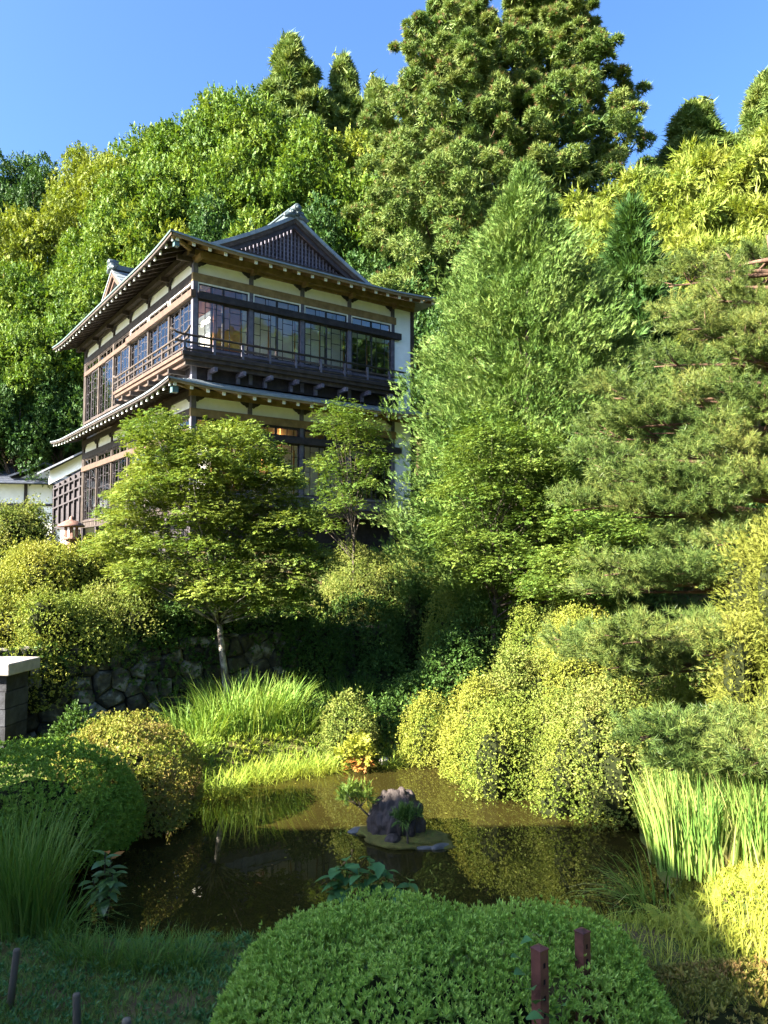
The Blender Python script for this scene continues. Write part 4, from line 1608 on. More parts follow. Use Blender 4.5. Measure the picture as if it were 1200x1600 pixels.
def make_shrub(name, loc, rx, ry, h, rg, leafm, leaf=.04, dens=420, style='clipped', Ts=None, bump=.06, sq=2.3, rough=.05, up=.35, rz=0.0, lobes=None, patches=None):
    """clipped dome or loose multi-lobed shrub as one mesh: leaf rosettes over a shade-dark twig core"""
    Ts = Ts or TS_ROS
    gz = tz(loc[0], loc[1])
    if gz < loc[2]:
        ext = min(.7, loc[2] - gz)
        loc = (loc[0], loc[1], loc[2] - ext)
        h = h + ext
    parts = []
    lb = lobes or [(0, 0, 0, 1, 1, 1)]
    if style == 'loose' and lobes is None:
        lb = [(0, 0, 0, .72, .72, .95)]
        for i in range(9):
            a = i * 2.4 + rg.uniform(-.3, .3)
            q = rg.uniform(.35, .72)
            s = rg.uniform(.3, .48)
            lb.append((q * math.cos(a), q * math.sin(a), rg.uniform(.0, .62), s, s, s * rg.uniform(.9, 1.25)))
    PP, NN, SS = [], [], []
    so_ = rg.uniform(0, 6)
    cores = []
    for (lx, ly, lz, sx, sy, sz) in lb:
        area = 2 * math.pi * ((rx * sx * ry * sy) ** 1.6 / 3 + 2 * (max(rx * sx, ry * sy) * h * sz) ** 1.6 / 3) ** (1 / 1.6)
        n = int(dens * area * 1.2)
        zl = -.05 if (style == 'clipped') else -.6
        P, D = dome_pts(n, rg, sq if style == 'clipped' else 2.0, bump, so_ + lx * 9, zl)
        sc = np.array([rx * sx, ry * sy, h * sz])
        N = norm(D / sc)
        P = P * sc + np.array([lx * rx, ly * ry, lz * h]) + N * rg.normal(-.01, rough, (n, 1)) * min(1, h)
        lump = np.sin(P[:, 0] * 7.1 + so_) * np.sin(P[:, 1] * 6.3 + so_ * 2) + .7 * np.sin(P[:, 2] * 9 + P[:, 0] * 4 + so_ * 3)
        amp = .055 if style == 'loose' else .018
        P = P + N * (lump * amp)[:, None] * min(1, h)
        stray = rg.random(n) < .02
        P[stray] += N[stray] * rg.uniform(.02, .075, (stray.sum(), 1)) * (1.5 if style == 'loose' else 1)
        inner = rg.random(n) < .36
        P[inner] -= N[inner] * (.10 + .10 * rg.random((inner.sum(), 1))) * min(1, h) * (1.4 if style == 'loose' else .8)
        keep = P[:, 2] > -.2
        for (qx, qy, qz, tx, ty, tz_) in lb:
            if (qx, qy, qz) != (lx, ly, lz):
                keep &= np.sum(((P - np.array([qx * rx, qy * ry, qz * h])) / np.array([rx * tx, ry * ty, h * tz_])) ** 2, 1) > .72
        away = (np.array([loc[0], loc[1]]) @ N[:, :2].T) / max(.1, math.hypot(loc[0], loc[1])) > .35
        keep &= ~(away & (rg.random(n) < .6))
        PP.append(P[keep])
        SS.append(np.where(inner, 1.75, 1.0)[keep])
        NN.append(N[keep])
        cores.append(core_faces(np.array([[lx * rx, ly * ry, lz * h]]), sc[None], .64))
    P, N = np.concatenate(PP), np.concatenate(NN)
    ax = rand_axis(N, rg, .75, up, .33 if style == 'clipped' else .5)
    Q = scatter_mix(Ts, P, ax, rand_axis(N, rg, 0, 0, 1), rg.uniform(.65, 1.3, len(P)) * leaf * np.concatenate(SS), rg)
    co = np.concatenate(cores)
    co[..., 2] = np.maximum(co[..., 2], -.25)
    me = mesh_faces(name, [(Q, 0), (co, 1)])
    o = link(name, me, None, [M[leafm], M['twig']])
    o.location = loc
    o.rotation_euler = (0, 0, rz)
    return o


def blades_mesh(name, n, rx, ry, Lr, Wd, rg, lean=.25, bend=.6, segs=4, base_jit=0.0, zf=None, dirbias=(0, 0), curl=1.6):
    """clump of tapering grass or reed blades rooted in an ellipse"""
    r_ = np.sqrt(rg.random(n))
    a = rg.uniform(0, 2 * math.pi, n)
    B = np.stack([r_ * np.cos(a) * rx, r_ * np.sin(a) * ry, np.zeros(n)], -1)
    if zf is not None:
        B[:, 2] = zf(B[:, 0], B[:, 1])
    L = rg.uniform(Lr[0], Lr[1], n)
    out = np.stack([np.cos(a) * r_ + rg.normal(0, .5, n) + dirbias[0], np.sin(a) * r_ + rg.normal(0, .5, n) + dirbias[1], np.zeros(n)], -1)
    out = norm(out)
    ln = np.abs(rg.normal(lean, lean * .6, n))
    bd = np.abs(rg.normal(bend, bend * .5, n))
    side = np.cross(out, [0, 0, 1.0])
    tw = rg.uniform(-.9, .9, n)[:, None]
    side = norm(side + out * tw)
    quads = []
    prevp = B
    prevw = np.full(n, Wd) * rg.uniform(.7, 1.2, n)
    w0 = prevw.copy()
    ang = ln
    for s in range(segs):
        t1 = (s + 1) / segs
        ang = ln + bd * t1 ** curl
        step = (out * np.sin(ang)[:, None] + np.array([0, 0, 1.0]) * np.cos(ang)[:, None]) * (L / segs)[:, None]
        p = prevp + step
        w = w0 * (1 - t1 ** 2.2 * .96)
        quads.append(np.stack([prevp - side * prevw[:, None] / 2, prevp + side * prevw[:, None] / 2, p + side * w[:, None] / 2, p - side * w[:, None] / 2], 1))
        prevp, prevw = p, w
    Q = np.concatenate(quads)
    # share vertices along each blade so a blade is one island
    V = np.concatenate([np.concatenate([q[:, 0:2] for q in quads] + [quads[-1][:, [3, 2]]], 1).reshape(-1, 3)])
    m = 2 * (segs + 1)
    base = (np.arange(n) * m)[:, None]
    F = np.concatenate([np.stack([base[:, 0] + 2 * s, base[:, 0] + 2 * s + 1, base[:, 0] + 2 * s + 3, base[:, 0] + 2 * s + 2], -1) for s in range(segs)])
    me = bpy.data.meshes.new(name)
    me.vertices.add(len(V))
    me.vertices.foreach_set('co', V.astype(np.float32).ravel())
    me.loops.add(F.size)
    me.loops.foreach_set('vertex_index', F.astype(np.int32).ravel())
    me.polygons.add(len(F))
    me.polygons.foreach_set('loop_start', (np.arange(len(F)) * 4).astype(np.int32))
    me.polygons.foreach_set('use_smooth', np.ones(len(F), bool))
    me.update(calc_edges=True)
    return me


def put(root, x, y, z, rz=0.0, s=1.0, sz=None):
    root.location = (x, y, z)
    root.rotation_euler = (0, 0, rz)
    root.scale = (s, s, sz or s)
    return root


# ------------------------------------------------------------------ hillside trees
def rgs(s):
    return np.random.default_rng(s)


HB = 13.0
protos = {}
for i in range(3):
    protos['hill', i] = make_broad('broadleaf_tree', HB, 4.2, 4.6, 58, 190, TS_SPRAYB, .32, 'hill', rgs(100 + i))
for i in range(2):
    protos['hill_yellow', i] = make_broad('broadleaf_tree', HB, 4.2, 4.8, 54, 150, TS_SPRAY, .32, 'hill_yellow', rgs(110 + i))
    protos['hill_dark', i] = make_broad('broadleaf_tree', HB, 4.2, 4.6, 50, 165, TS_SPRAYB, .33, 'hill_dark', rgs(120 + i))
used = set()
# photo x, photo y of the crown top, distance, crown width in photo pixels, kind, which zone
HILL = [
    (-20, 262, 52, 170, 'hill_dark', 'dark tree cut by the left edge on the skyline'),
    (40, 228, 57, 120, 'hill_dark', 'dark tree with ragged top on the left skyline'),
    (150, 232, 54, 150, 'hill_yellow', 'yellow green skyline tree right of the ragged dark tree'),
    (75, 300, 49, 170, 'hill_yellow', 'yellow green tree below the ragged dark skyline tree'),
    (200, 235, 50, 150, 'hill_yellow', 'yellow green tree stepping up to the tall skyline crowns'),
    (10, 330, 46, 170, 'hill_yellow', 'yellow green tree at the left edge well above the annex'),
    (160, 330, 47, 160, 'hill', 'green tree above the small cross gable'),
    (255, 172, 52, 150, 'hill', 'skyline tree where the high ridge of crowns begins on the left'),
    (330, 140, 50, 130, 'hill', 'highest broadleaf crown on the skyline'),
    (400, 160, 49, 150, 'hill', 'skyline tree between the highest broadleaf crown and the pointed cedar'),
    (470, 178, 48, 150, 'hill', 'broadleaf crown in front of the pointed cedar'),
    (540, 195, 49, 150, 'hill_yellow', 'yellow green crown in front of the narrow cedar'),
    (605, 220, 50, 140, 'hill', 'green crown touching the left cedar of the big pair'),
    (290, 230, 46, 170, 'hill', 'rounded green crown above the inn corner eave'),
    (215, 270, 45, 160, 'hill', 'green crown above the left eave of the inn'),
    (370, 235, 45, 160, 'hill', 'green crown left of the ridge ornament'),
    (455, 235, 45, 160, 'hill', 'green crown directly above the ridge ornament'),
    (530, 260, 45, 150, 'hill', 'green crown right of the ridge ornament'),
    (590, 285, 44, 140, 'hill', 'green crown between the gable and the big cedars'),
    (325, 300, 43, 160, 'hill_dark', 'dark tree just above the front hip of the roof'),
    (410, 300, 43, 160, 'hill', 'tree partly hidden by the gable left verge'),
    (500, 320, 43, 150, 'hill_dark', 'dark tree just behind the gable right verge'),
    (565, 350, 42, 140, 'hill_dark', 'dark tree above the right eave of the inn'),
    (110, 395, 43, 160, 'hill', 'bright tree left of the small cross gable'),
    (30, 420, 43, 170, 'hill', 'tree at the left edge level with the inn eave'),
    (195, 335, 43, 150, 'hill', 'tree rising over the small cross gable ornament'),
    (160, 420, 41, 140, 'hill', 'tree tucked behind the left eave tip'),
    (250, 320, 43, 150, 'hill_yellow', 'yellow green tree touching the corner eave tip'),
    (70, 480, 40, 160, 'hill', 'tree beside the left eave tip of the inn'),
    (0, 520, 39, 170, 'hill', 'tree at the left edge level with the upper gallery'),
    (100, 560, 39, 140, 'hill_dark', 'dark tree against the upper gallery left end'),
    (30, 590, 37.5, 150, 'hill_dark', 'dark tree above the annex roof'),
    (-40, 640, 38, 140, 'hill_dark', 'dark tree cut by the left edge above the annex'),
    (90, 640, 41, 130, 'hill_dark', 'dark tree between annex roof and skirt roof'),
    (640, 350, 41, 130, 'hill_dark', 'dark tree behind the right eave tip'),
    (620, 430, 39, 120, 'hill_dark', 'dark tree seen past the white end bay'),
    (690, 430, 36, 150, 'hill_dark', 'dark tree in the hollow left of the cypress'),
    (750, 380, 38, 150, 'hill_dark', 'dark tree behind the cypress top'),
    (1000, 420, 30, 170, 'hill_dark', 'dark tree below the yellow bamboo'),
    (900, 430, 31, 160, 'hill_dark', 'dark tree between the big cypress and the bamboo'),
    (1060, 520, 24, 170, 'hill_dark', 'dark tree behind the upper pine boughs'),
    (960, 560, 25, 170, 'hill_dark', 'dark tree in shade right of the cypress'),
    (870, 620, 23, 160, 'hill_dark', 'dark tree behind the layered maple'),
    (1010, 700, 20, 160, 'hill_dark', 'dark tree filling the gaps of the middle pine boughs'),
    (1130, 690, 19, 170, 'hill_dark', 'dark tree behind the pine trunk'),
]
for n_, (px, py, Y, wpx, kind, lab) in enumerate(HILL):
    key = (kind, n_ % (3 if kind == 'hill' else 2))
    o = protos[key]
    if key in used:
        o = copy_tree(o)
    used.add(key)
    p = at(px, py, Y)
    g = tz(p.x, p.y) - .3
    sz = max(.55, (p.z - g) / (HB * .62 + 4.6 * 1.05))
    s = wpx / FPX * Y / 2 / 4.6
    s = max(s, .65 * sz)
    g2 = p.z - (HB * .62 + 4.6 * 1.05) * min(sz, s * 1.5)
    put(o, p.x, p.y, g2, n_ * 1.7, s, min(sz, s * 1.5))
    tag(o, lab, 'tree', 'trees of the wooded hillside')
for key, o in protos.items():
    if key not in used:
        put(o, -14 + key[1], 47, tz(-14 + key[1], 47), 0, .7)
        tag(o, 'tree hidden deep in the wooded slope behind the inn', 'tree', 'trees of the wooded hillside')

# tall cedars
CED = [
    (712, -24, 41, 158, 'tall puffy sunlit cedar, left one of the big pair', 31, 560, 1.0),
    (852, -30, 43, 165, 'tall cedar with shaded right flank, right one of the big pair', 32, 540, 1.0),
    (455, 56, 58, 120, 'pointed dark cedar standing alone above the tree line', 33, 300, .62),
    (537, 88, 60, 90, 'smaller narrow cedar beside the pointed dark cedar', 34, 300, .62),
    (588, 125, 58, 90, 'half hidden dark cedar against the big cedar pair', 35, 300, .62),
    (655, 300, 40, 100, 'low shaded cedar under the big pair behind the roof end', 36, 260, .85),
    (790, 300, 37, 150, 'shaded cedar behind the cypress tip', 39, 260, .85),
]
small_cedars = []
big_cedar = None
for (px, py, Y, wpx, lab, seed, nb, ball) in CED + [(1085, 160, 46, 150, 'dark cedar showing behind the bamboo on the right', 37, 300, .7), (1200, 112, 45, 140, 'cedar at the right edge above the bamboo', 38, 300, .7)]:
    p = at(px, py, Y)
    g = tz(p.x, p.y) - .3
    H = p.z - g
    if ball >= 1 and big_cedar:
        o = copy_tree(big_cedar[0])
        put(o, p.x, p.y, g, 2.6, wpx / 158 * Y / 41 * .97, H / big_cedar[1])
    elif ball >= 1:
        o = make_cedar('cedar_tree', H, wpx / FPX * Y, rgs(seed), 'cedar', nb, 78, .80, z0=.16, pw=.48, rtop=.34, tips=True, tuft=.18)
        put(o, p.x, p.y, g, seed)
        big_cedar = [o, H]
    else:
        if len(small_cedars) < 2:
            o = make_cedar('cedar_tree', 16.0, 4.0, rgs(seed), 'cedar', 210, 44, .92, z0=.20, pw=.80, rtop=.10, tips=False, tuft=.32)
            small_cedars.append(o)
        else:
            o = copy_tree(small_cedars[len(lab) % 2])
        sw = wpx / FPX * Y / 5.2
        put(o, p.x, p.y, p.z - 16.0 * max(.6, min(1.2, H / 16)), seed, sw, max(.6, min(1.2, H / 16)))
    tag(o, lab, 'cedar', 'cedars on the hill')

# bamboo-like yellow trees on the right
BAM = [(930, 275, 34, 130, 'bright yellow green bamboo clump nearest the big cedars'), (1010, 262, 35, 150, 'yellow bamboo clump in front of the dark cedar'),
       (1110, 205, 36, 170, 'tall bamboo clump leaning on the right skyline'), (1190, 160, 37, 180, 'tallest bamboo clump at the right edge'),
       (1080, 300, 32, 170, 'golden bamboo clump low on the slope'), (1180, 290, 31, 170, 'golden bamboo clump above the pine'), (925, 335, 31, 130, 'small yellow bamboo clump beside the cypress'),
       (1150, 235, 33, 200, 'yellow bamboo clump in the middle of the right slope'), (1045, 265, 33.5, 170, 'arching bamboo clump left of the right skyline'), (1225, 250, 32, 200, 'bamboo clump cut by the right edge above the pine top'), (1200, 350, 28, 180, 'lowest golden bamboo clump just above the pine top'), (1110, 370, 28.5, 170, 'golden bamboo clump showing through the pine top')]
def make_bamboo(rg, H=9.0, rx=2.4):
    root = empty('bamboo_clump')
    nb = 40
    rzz = 3.4
    C = sph(nb, rg, -.6) * rg.uniform(.3, .9, (nb, 1)) * np.array([rx, rx, rzz]) + np.array([0, 0, H - rzz * 1.05])
    Rr = rg.uniform(.2, .36, (nb, 1)) * rx * np.array([1, 1, .7])
    P, N = blobs_sample(C, Rr, 230, rg, -.6, .5)
    Q = scatter_mix(TS_BAM, P, norm(N * .6 + rg.normal(0, .5, N.shape) + np.array([0, 0, -.1])), rand_axis(N, rg, .3, .7, .4), rg.uniform(.7, 1.2, len(P)) * .56, rg)
    link('crown', mesh_faces('crown', [(Q, 0)]), root, [M['bamboo']])
    for k in range(10):
        c = C[k]
        x0, y0 = rg.uniform(-.5, .5, 2) * rx * .6
        mb = MB()
        mb.tube([(x0, y0, -2.2), (x0 * .8 + c[0] * .15, y0 * .8 + c[1] * .15, H * .4), (c[0] * .7 + x0 * .2, c[1] * .7 + y0 * .2, H * .7), tuple(c)], [.05, .045, .03, .01], 6)
        mb.build('culm', M['stake'], root, True)
    return root


bprot = [make_bamboo(rgs(200)), make_bamboo(rgs(201))]
for i, (px, py, Y, wpx, lab) in enumerate(BAM):
    p = at(px, py, Y)
    g = tz(p.x, p.y) - .2
    root = bprot[i] if i < 2 else copy_tree(bprot[i % 2])
    sc = wpx / FPX * Y / 2 / 2.5
    hz = max(sc * .8, (p.z - g) / 9.0)
    put(root, p.x, p.y, p.z - 9.0 * min(hz, sc * 1.3), i * 1.3, sc, min(hz, sc * 1.3))
    tag(root, lab, 'bamboo', 'bamboo clumps on the right slope')

# dark feathery conifer behind the cypress
p = at(985, 330, 25)
g = tz(p.x, p.y)
o = make_cypress('cypress_tree', p.z - g, 2.6, rgs(55), 'hill_dark', 900, 12, .38)
put(o, p.x, p.y, g)
tag(o, 'dark feathery conifer in front of the yellow bamboo', 'conifer')

# the big bright green cypress right of the inn
p = at(812, 262, 19)
g = tz(p.x, p.y) - .1
o = make_cypress('cypress_tree', p.z - g, 3.5, rgs(50), 'cypress', 2700, 28, .175)
BIGH = p.z - g
put(o, p.x + .12, p.y, g)
tag(o, 'large bright green conical cypress right of the inn', 'conifer')
p = at(935, 440, 20.5)
g = tz(p.x, p.y) - .1
o = copy_tree(o)
put(o, p.x, p.y, g, 2.2, .66, (p.z - g) / BIGH)
tag(o, 'shorter green cypress merging with right flank of the large one', 'conifer')

# the neighbouring wing beyond the left edge of the view, whose roof shades the pond and the foreground
wing = empty('guest_wing', (-14.0, -5.35, .85))
tag(wing, 'long gabled guest wing left of the pond outside the view', 'building')
WY = 9.2
for x in (-3.0, 3.0):
    lbox('wall', x - .08, x + .08, -WY, WY, -1.0, 7.7, 'plaster_white', wing)
for y in (-WY, WY):
    mb = MB()
    mb.add([(-3.0, y - .08, -1), (3.0, y - .08, -1), (3.0, y - .08, 7.7), (0, y - .08, 10.0), (-3.0, y - .08, 7.7), (-3.0, y + .08, -1), (3.0, y + .08, -1), (3.0, y + .08, 7.7), (0, y + .08, 10.0), (-3.0, y + .08, 7.7)],
           [(0, 1, 2, 3, 4), (9, 8, 7, 6, 5), (0, 5, 6, 1), (1, 6, 7, 2), (2, 7, 8, 3), (3, 8, 9, 4), (4, 9, 5, 0)])
    if y < 0:
        mb.build('gable_wall', M['plaster_white'], wing)
    else:
        lbox('wall', -3.0, 3.0, y - .08, y + .08, -1.0, 7.1, 'plaster_white', wing)
mb = MB()
for sg in (-1, 1):
    for r_ in range(12):
        x0, x1 = 3.9 * r_ / 12, 3.9 * (r_ + 1) / 12
        z0, z1 = 10.2 - x0 * .78, 10.2 - x1 * .78
        e0, e1 = WY + .4 - 1.9 * (1 - x0 / 3.9), WY + .4 - 1.9 * (1 - x1 / 3.9)      # hipped at the pond end to cut back its cast shadow
        mb.add([(sg * x0, -WY - .5, z0), (sg * x0, e0, z0), (sg * x1, e1, z1 + .03), (sg * x1, -WY - .5, z1 + .03), (sg * x0, -WY - .5, z0 - .12), (sg * x0, e0, z0 - .12), (sg * x1, e1, z1 - .12), (sg * x1, -WY - .5, z1 - .12)],
               [(0, 1, 2, 3), (7, 6, 5, 4), (3, 2, 6, 7), (0, 3, 7, 4), (1, 5, 6, 2)])
mb.add([(0, WY - 1.48, 10.2), (3.9, WY + .42, 7.16), (-3.9, WY + .42, 7.16), (3.9, WY + .42, 7.04), (-3.9, WY + .42, 7.04)], [(0, 1, 2), (1, 3, 4, 2)])
rf = mb.build('roof', M['tile'], wing)
lbox('ridge', -.16, .16, -WY - .4, WY - 1.5, 10.15, 10.4, 'tile', rf)
for k in range(6):
    y0 = -WY + 1.2 + k * 2.9
    for z0 in (1.2, 4.7):
        w = lbox('window', 3.085, 3.13, y0, y0 + 1.7, z0, z0 + 1.6, 'wood_dark', wing)
        for q in range(2):
            lbox('pane', 3.131, 3.14, y0 + .08 + q * .8, y0 + .82 + q * .8, z0 + .1, z0 + 1.5, 'block', wing)

for i, (x, y, H) in enumerate(((17, 8, 11), (21, 3, 12), (18, -3, 11), (24, -8, 13), (27, 9, 14), (22, 14, 12), (30, 0, 15), (14, -10, 11), (35, 6, 18), (33, -9, 17), (15, 15, 14), (16, 11.5, 15), (18, 19, 15), (17, 7.5, 15), (20, 15.5, 16))):  # unseen trees, added for the window panes to reflect
    o = copy_tree(protos['hill' if i % 2 else 'hill_dark', i % 2])
    g = tz(x, y) - .2
    put(o, x, y, g, i * 1.3, H / 12.0, H / 12.9)
    tag(o, 'garden tree beyond the right bank outside the view', 'tree', 'garden trees right of the pond')


# ------------------------------------------------------------------ maples
def px_pads(base, lst, rg):
    out = []
    for (px, py, Y, w, h) in lst:
        p = at(px, py, Y) - base
        a = w / FPX * Y / 2
        out.append((p.x, p.y, p.z, a, a * rg.uniform(.75, 1.0), max(.10, h / FPX * Y / 2)))
    return out


def auto_pads(env, rg, step, Yc, depth, wr, hr):
    """pads filling an outline: env = list of (py, xleft, xright)"""
    out = []
    for (py, xl, xr) in env:
        n = max(1, int((xr - xl) / step))
        for i in range(n):
            x = xl + (xr - xl) * (i + rg.uniform(.25, .75)) / n
            f = (x - (xl + xr) / 2) / max(1, (xr - xl) / 2)
            q = math.sqrt(max(0, 1 - f * f))
            for sgn in (-1, -.3, .5):
                out.append((x + rg.uniform(-8, 8), py + rg.uniform(-10, 10) - (14 if sgn > 0 else 0), Yc + sgn * depth * q * rg.uniform(.5, 1), rg.uniform(*wr), rg.uniform(*hr)))
    return out


mb0 = at(360, 1062, 15.2)
base = Vector((mb0.x, mb0.y, tz(mb0.x, mb0.y)))
rg = rgs(60)
env = [(672, 215, 290), (690, 225, 420), (715, 215, 440), (745, 195, 455), (780, 178, 470), (815, 180, 485), (850, 160, 495), (885, 165, 500), (915, 190, 490), (938, 300, 470)]
pads = px_pads(base, auto_pads(env, rg, 62, 15.0, 1.5, (62, 105), (20, 34)), rg)
o = make_maple('maple_tree', 3.6, pads, rg, 'maple_yellow', .085, .11, 380, lean=(-.12, 0), fork=.52)
o.location = base
tag(o, 'spreading yellow green maple with pale leaning trunk before the inn', 'maple')

mb0 = at(552, 880, 19)
base = Vector((mb0.x, mb0.y, tz(mb0.x, mb0.y)))
rg = rgs(61)
env = [(645, 515, 565), (668, 500, 590), (695, 505, 600), (725, 490, 600), (760, 495, 590), (795, 480, 575), (825, 490, 560)]
pads = px_pads(base, auto_pads(env, rg, 44, 19.0, .6, (42, 66), (14, 22)), rg)
o = make_maple('maple_tree', 3.4, pads, rg, 'maple', .06, .095, 190, trunkm='bark', fork=.3)
o.location = base
tag(o, 'slender young maple in front of the lower gallery windows', 'maple')

mb0 = at(770, 960, 16.3)
base = Vector((mb0.x, mb0.y, tz(mb0.x, mb0.y)))
rg = rgs(62)
env = [(668, 720, 800), (700, 700, 870), (735, 690, 905), (770, 690, 905), (800, 705, 885), (835, 670, 885), (870, 680, 900), (905, 710, 960)]
pads = px_pads(base, auto_pads(env, rg, 66, 16.2, 1.2, (66, 110), (20, 32)), rg)
o = make_maple('maple_tree', 3.4, pads, rg, 'maple', .08, .115, 190, trunkm='bark', fork=.3)
o.location = base
tag(o, 'wide layered maple with light leaves in front of the cypress', 'maple')

mb0 = at(930, 985, 14.5)
base = Vector((mb0.x, mb0.y, tz(mb0.x, mb0.y)))
rg = rgs(63)
env = [(820, 860, 1000), (845, 900, 1040), (880, 840, 960), (905, 820, 940), (930, 830, 960)]
pads = px_pads(base, auto_pads(env, rg, 60, 14.2, .7, (60, 100), (18, 28)), rg)
o = make_maple('maple_tree', 2.2, pads, rg, 'maple', .05, .105, 210, trunkm='bark', fork=.25)
o.location = base
tag(o, 'low light green maple under the pine boughs', 'maple')

# ------------------------------------------------------------------ the pine on the right
pb = Vector((6.6, 11.6, 0))
pb.z = tz(pb.x, pb.y)
pine = empty('pine_tree', pb)
tag(pine, 'old five needle pine with long layered boughs at the right', 'pine')
rg = rgs(70)
PADS = [(1165, 405, 12.6, 120, 60), (1105, 440, 12.4, 130, 60), (1185, 470, 12.0, 130, 60), (1070, 500, 12.2, 110, 50), (1130, 520, 11.6, 130, 60), (1050, 560, 12.0, 130, 60), (1180, 550, 11.5, 130, 70),
        (1010, 610, 11.8, 140, 60), (1110, 610, 11.3, 150, 70), (1190, 640, 11.2, 150, 70), (970, 665, 11.6, 140, 55), (1060, 670, 11.2, 160, 60), (1150, 700, 10.8, 160, 60), (965, 715, 11.5, 120, 46),
        (1010, 730, 11.0, 160, 55), (1100, 750, 10.8, 170, 60), (1190, 760, 10.6, 160, 60), (960, 780, 11.2, 150, 50), (1050, 800, 10.8, 170, 55), (1160, 820, 10.6, 160, 55),
        (1030, 895, 10.6, 190, 52), (1120, 880, 10.2, 190, 56), (950, 920, 10.8, 120, 36), (1190, 910, 9.8, 140, 60),
        (985, 1010, 9.9, 180, 52), (1080, 1005, 9.6, 200, 56), (920, 1000, 10.1, 110, 36), (1160, 1020, 9.4, 160, 50), (1010, 1045, 9.7, 130, 34),
        (1110, 1145, 8.5, 170, 50), (1050, 1150, 8.6, 110, 36), (1190, 1125, 8.4, 140, 46), (1160, 1195, 8.1, 160, 64), (1100, 1190, 8.2, 110, 40)]
trunk_pts = [(0, 0, -.2), (.05, .05, 1.2), (-.15, .1, 2.8), (-.1, .05, 4.4), (-.35, .1, 5.8), (-.5, .2, 7.4)]
mb = MB()
mb.tube(trunk_pts, [.21, .18, .15, .12, .08, .03], 9)
mb.build('trunk', M['bark_red'], pine, True)
TP = np.array(trunk_pts)
r2 = random.Random(5)
EXTRA = []
for (px, py, Y, w, h) in PADS[:22:3]:
    EXTRA.append((px + r2.uniform(-75, 40), py + r2.uniform(20, 48), Y + r2.uniform(-.5, .6), w * r2.uniform(.35, .6), h * r2.uniform(.5, .9)))
PADS = [(px + r2.uniform(-14, 14), py + r2.uniform(-9, 9), Y, w * r2.uniform(.8, 1.1), h * r2.uniform(.85, 1.2)) for (px, py, Y, w, h) in PADS] + EXTRA
SPL = []
for (px, py, Y, w, h) in PADS:
    if w < 70:
        SPL.append((px, py, Y, w, h))
        continue
    for q in (-.36, .05, .38):
        SPL.append((px + q * w + r2.uniform(-10, 10), py + r2.uniform(-.22, .22) * h + q * 6, Y + r2.uniform(-.35, .35), w * r2.uniform(.48, .70), h * r2.uniform(.55, .90)))
PADS = SPL
for i, (px, py, Y, w, h) in enumerate(PADS):
    c = at(px, py, Y) - pb
    a = w / FPX * Y / 2
    hh = h / FPX * Y / 2
    ns = int(330 * a * a + 9)
    m = 7
    D0 = sph(ns, rg, -.35)
    B = D0 * np.array([a, a * .85, hh]) * (rg.random((ns, 1)) ** .4)
    B[:, 2] += (B[:, 0] * -.22 * math.sin(i * 1.9)) + .12 * a * rg.normal(0, .6, ns)
    sd_ = norm(D0 * np.array([.9, .9, .25]) + np.array([-.35, -.15, .50]) + rg.normal(0, .28, (ns, 3)))
    Ls = rg.uniform(.10, .26, ns)
    n = ns * m
    si = np.repeat(np.arange(ns), m)
    u = np.tile(np.linspace(0, 1, m), ns)
    P = B[si] + sd_[si] * (Ls[si] * u)[:, None] + rg.normal(0, .008, (n, 3))
    ax = norm(sd_[si] + rg.normal(0, .22, (n, 3)))
    Q = scatter_mix(TS_TUFT, P + np.array(c), ax, rg.normal(0, 1, (n, 3)), rg.uniform(.75, 1.15, n) * (.085 + .02 * u), rg)
    bough = link('bough', mesh_faces('bough', [(Q, 0)]), pine, [M['pine']])
    zt = np.clip(c.z - .25, .5, 7.0)
    j = int(np.searchsorted(TP[:, 2], zt)) - 1
    j = max(0, min(4, j))
    f = (zt - TP[j, 2]) / (TP[j + 1, 2] - TP[j, 2])
    b = TP[j] * (1 - f) + TP[j + 1] * f
    L = limb_path(b, np.array(c) - np.array([a * .2, 0, hh * .6]), rg, .05, 6)
    mb = MB()
    mb.tube(L, [.045, .038, .032, .025, .018, .010], 5)
    for k in range(4):
        q = P[rg.integers(0, n)] * .8 + np.array(c)
        mb.tube([L[4], (np.array(L[4]) + q) / 2 - np.array([0, 0, .04]), q], [.016, .011, .005], 4)
    mb.build('limb', M['bark_red'], bough, True)

# golden cypress shrub trees at the right edge
for (px, py, Y, w, H, lab, sd) in ((1190, 805, 9.3, 170, 1.1, 'golden cypress foliage at the right edge, topmost mass', 80), (1180, 945, 9.0, 210, 1.1, 'golden cypress foliage at the right edge between pine boughs', 81)):
    p = at(px, py, Y)
    o = make_shrub('golden_cypress', (p.x + .15, p.y, p.z - H), w / FPX * Y / 2, w / FPX * Y / 2, H, rgs(sd), 'gold_cypress', .07, 1900, 'loose', TS_SPRIG, rough=.07)
    tag(o, lab, 'shrub')
    mb = MB()
    g = tz(p.x + .15, p.y)
    mb.tube([(0, 0, g - (p.z - H) - .1), (.03, 0, .5), (0, .02, H * .9)], [.05, .04, .01], 6)
    mb.build('stem', M['bark_red'], o, True)

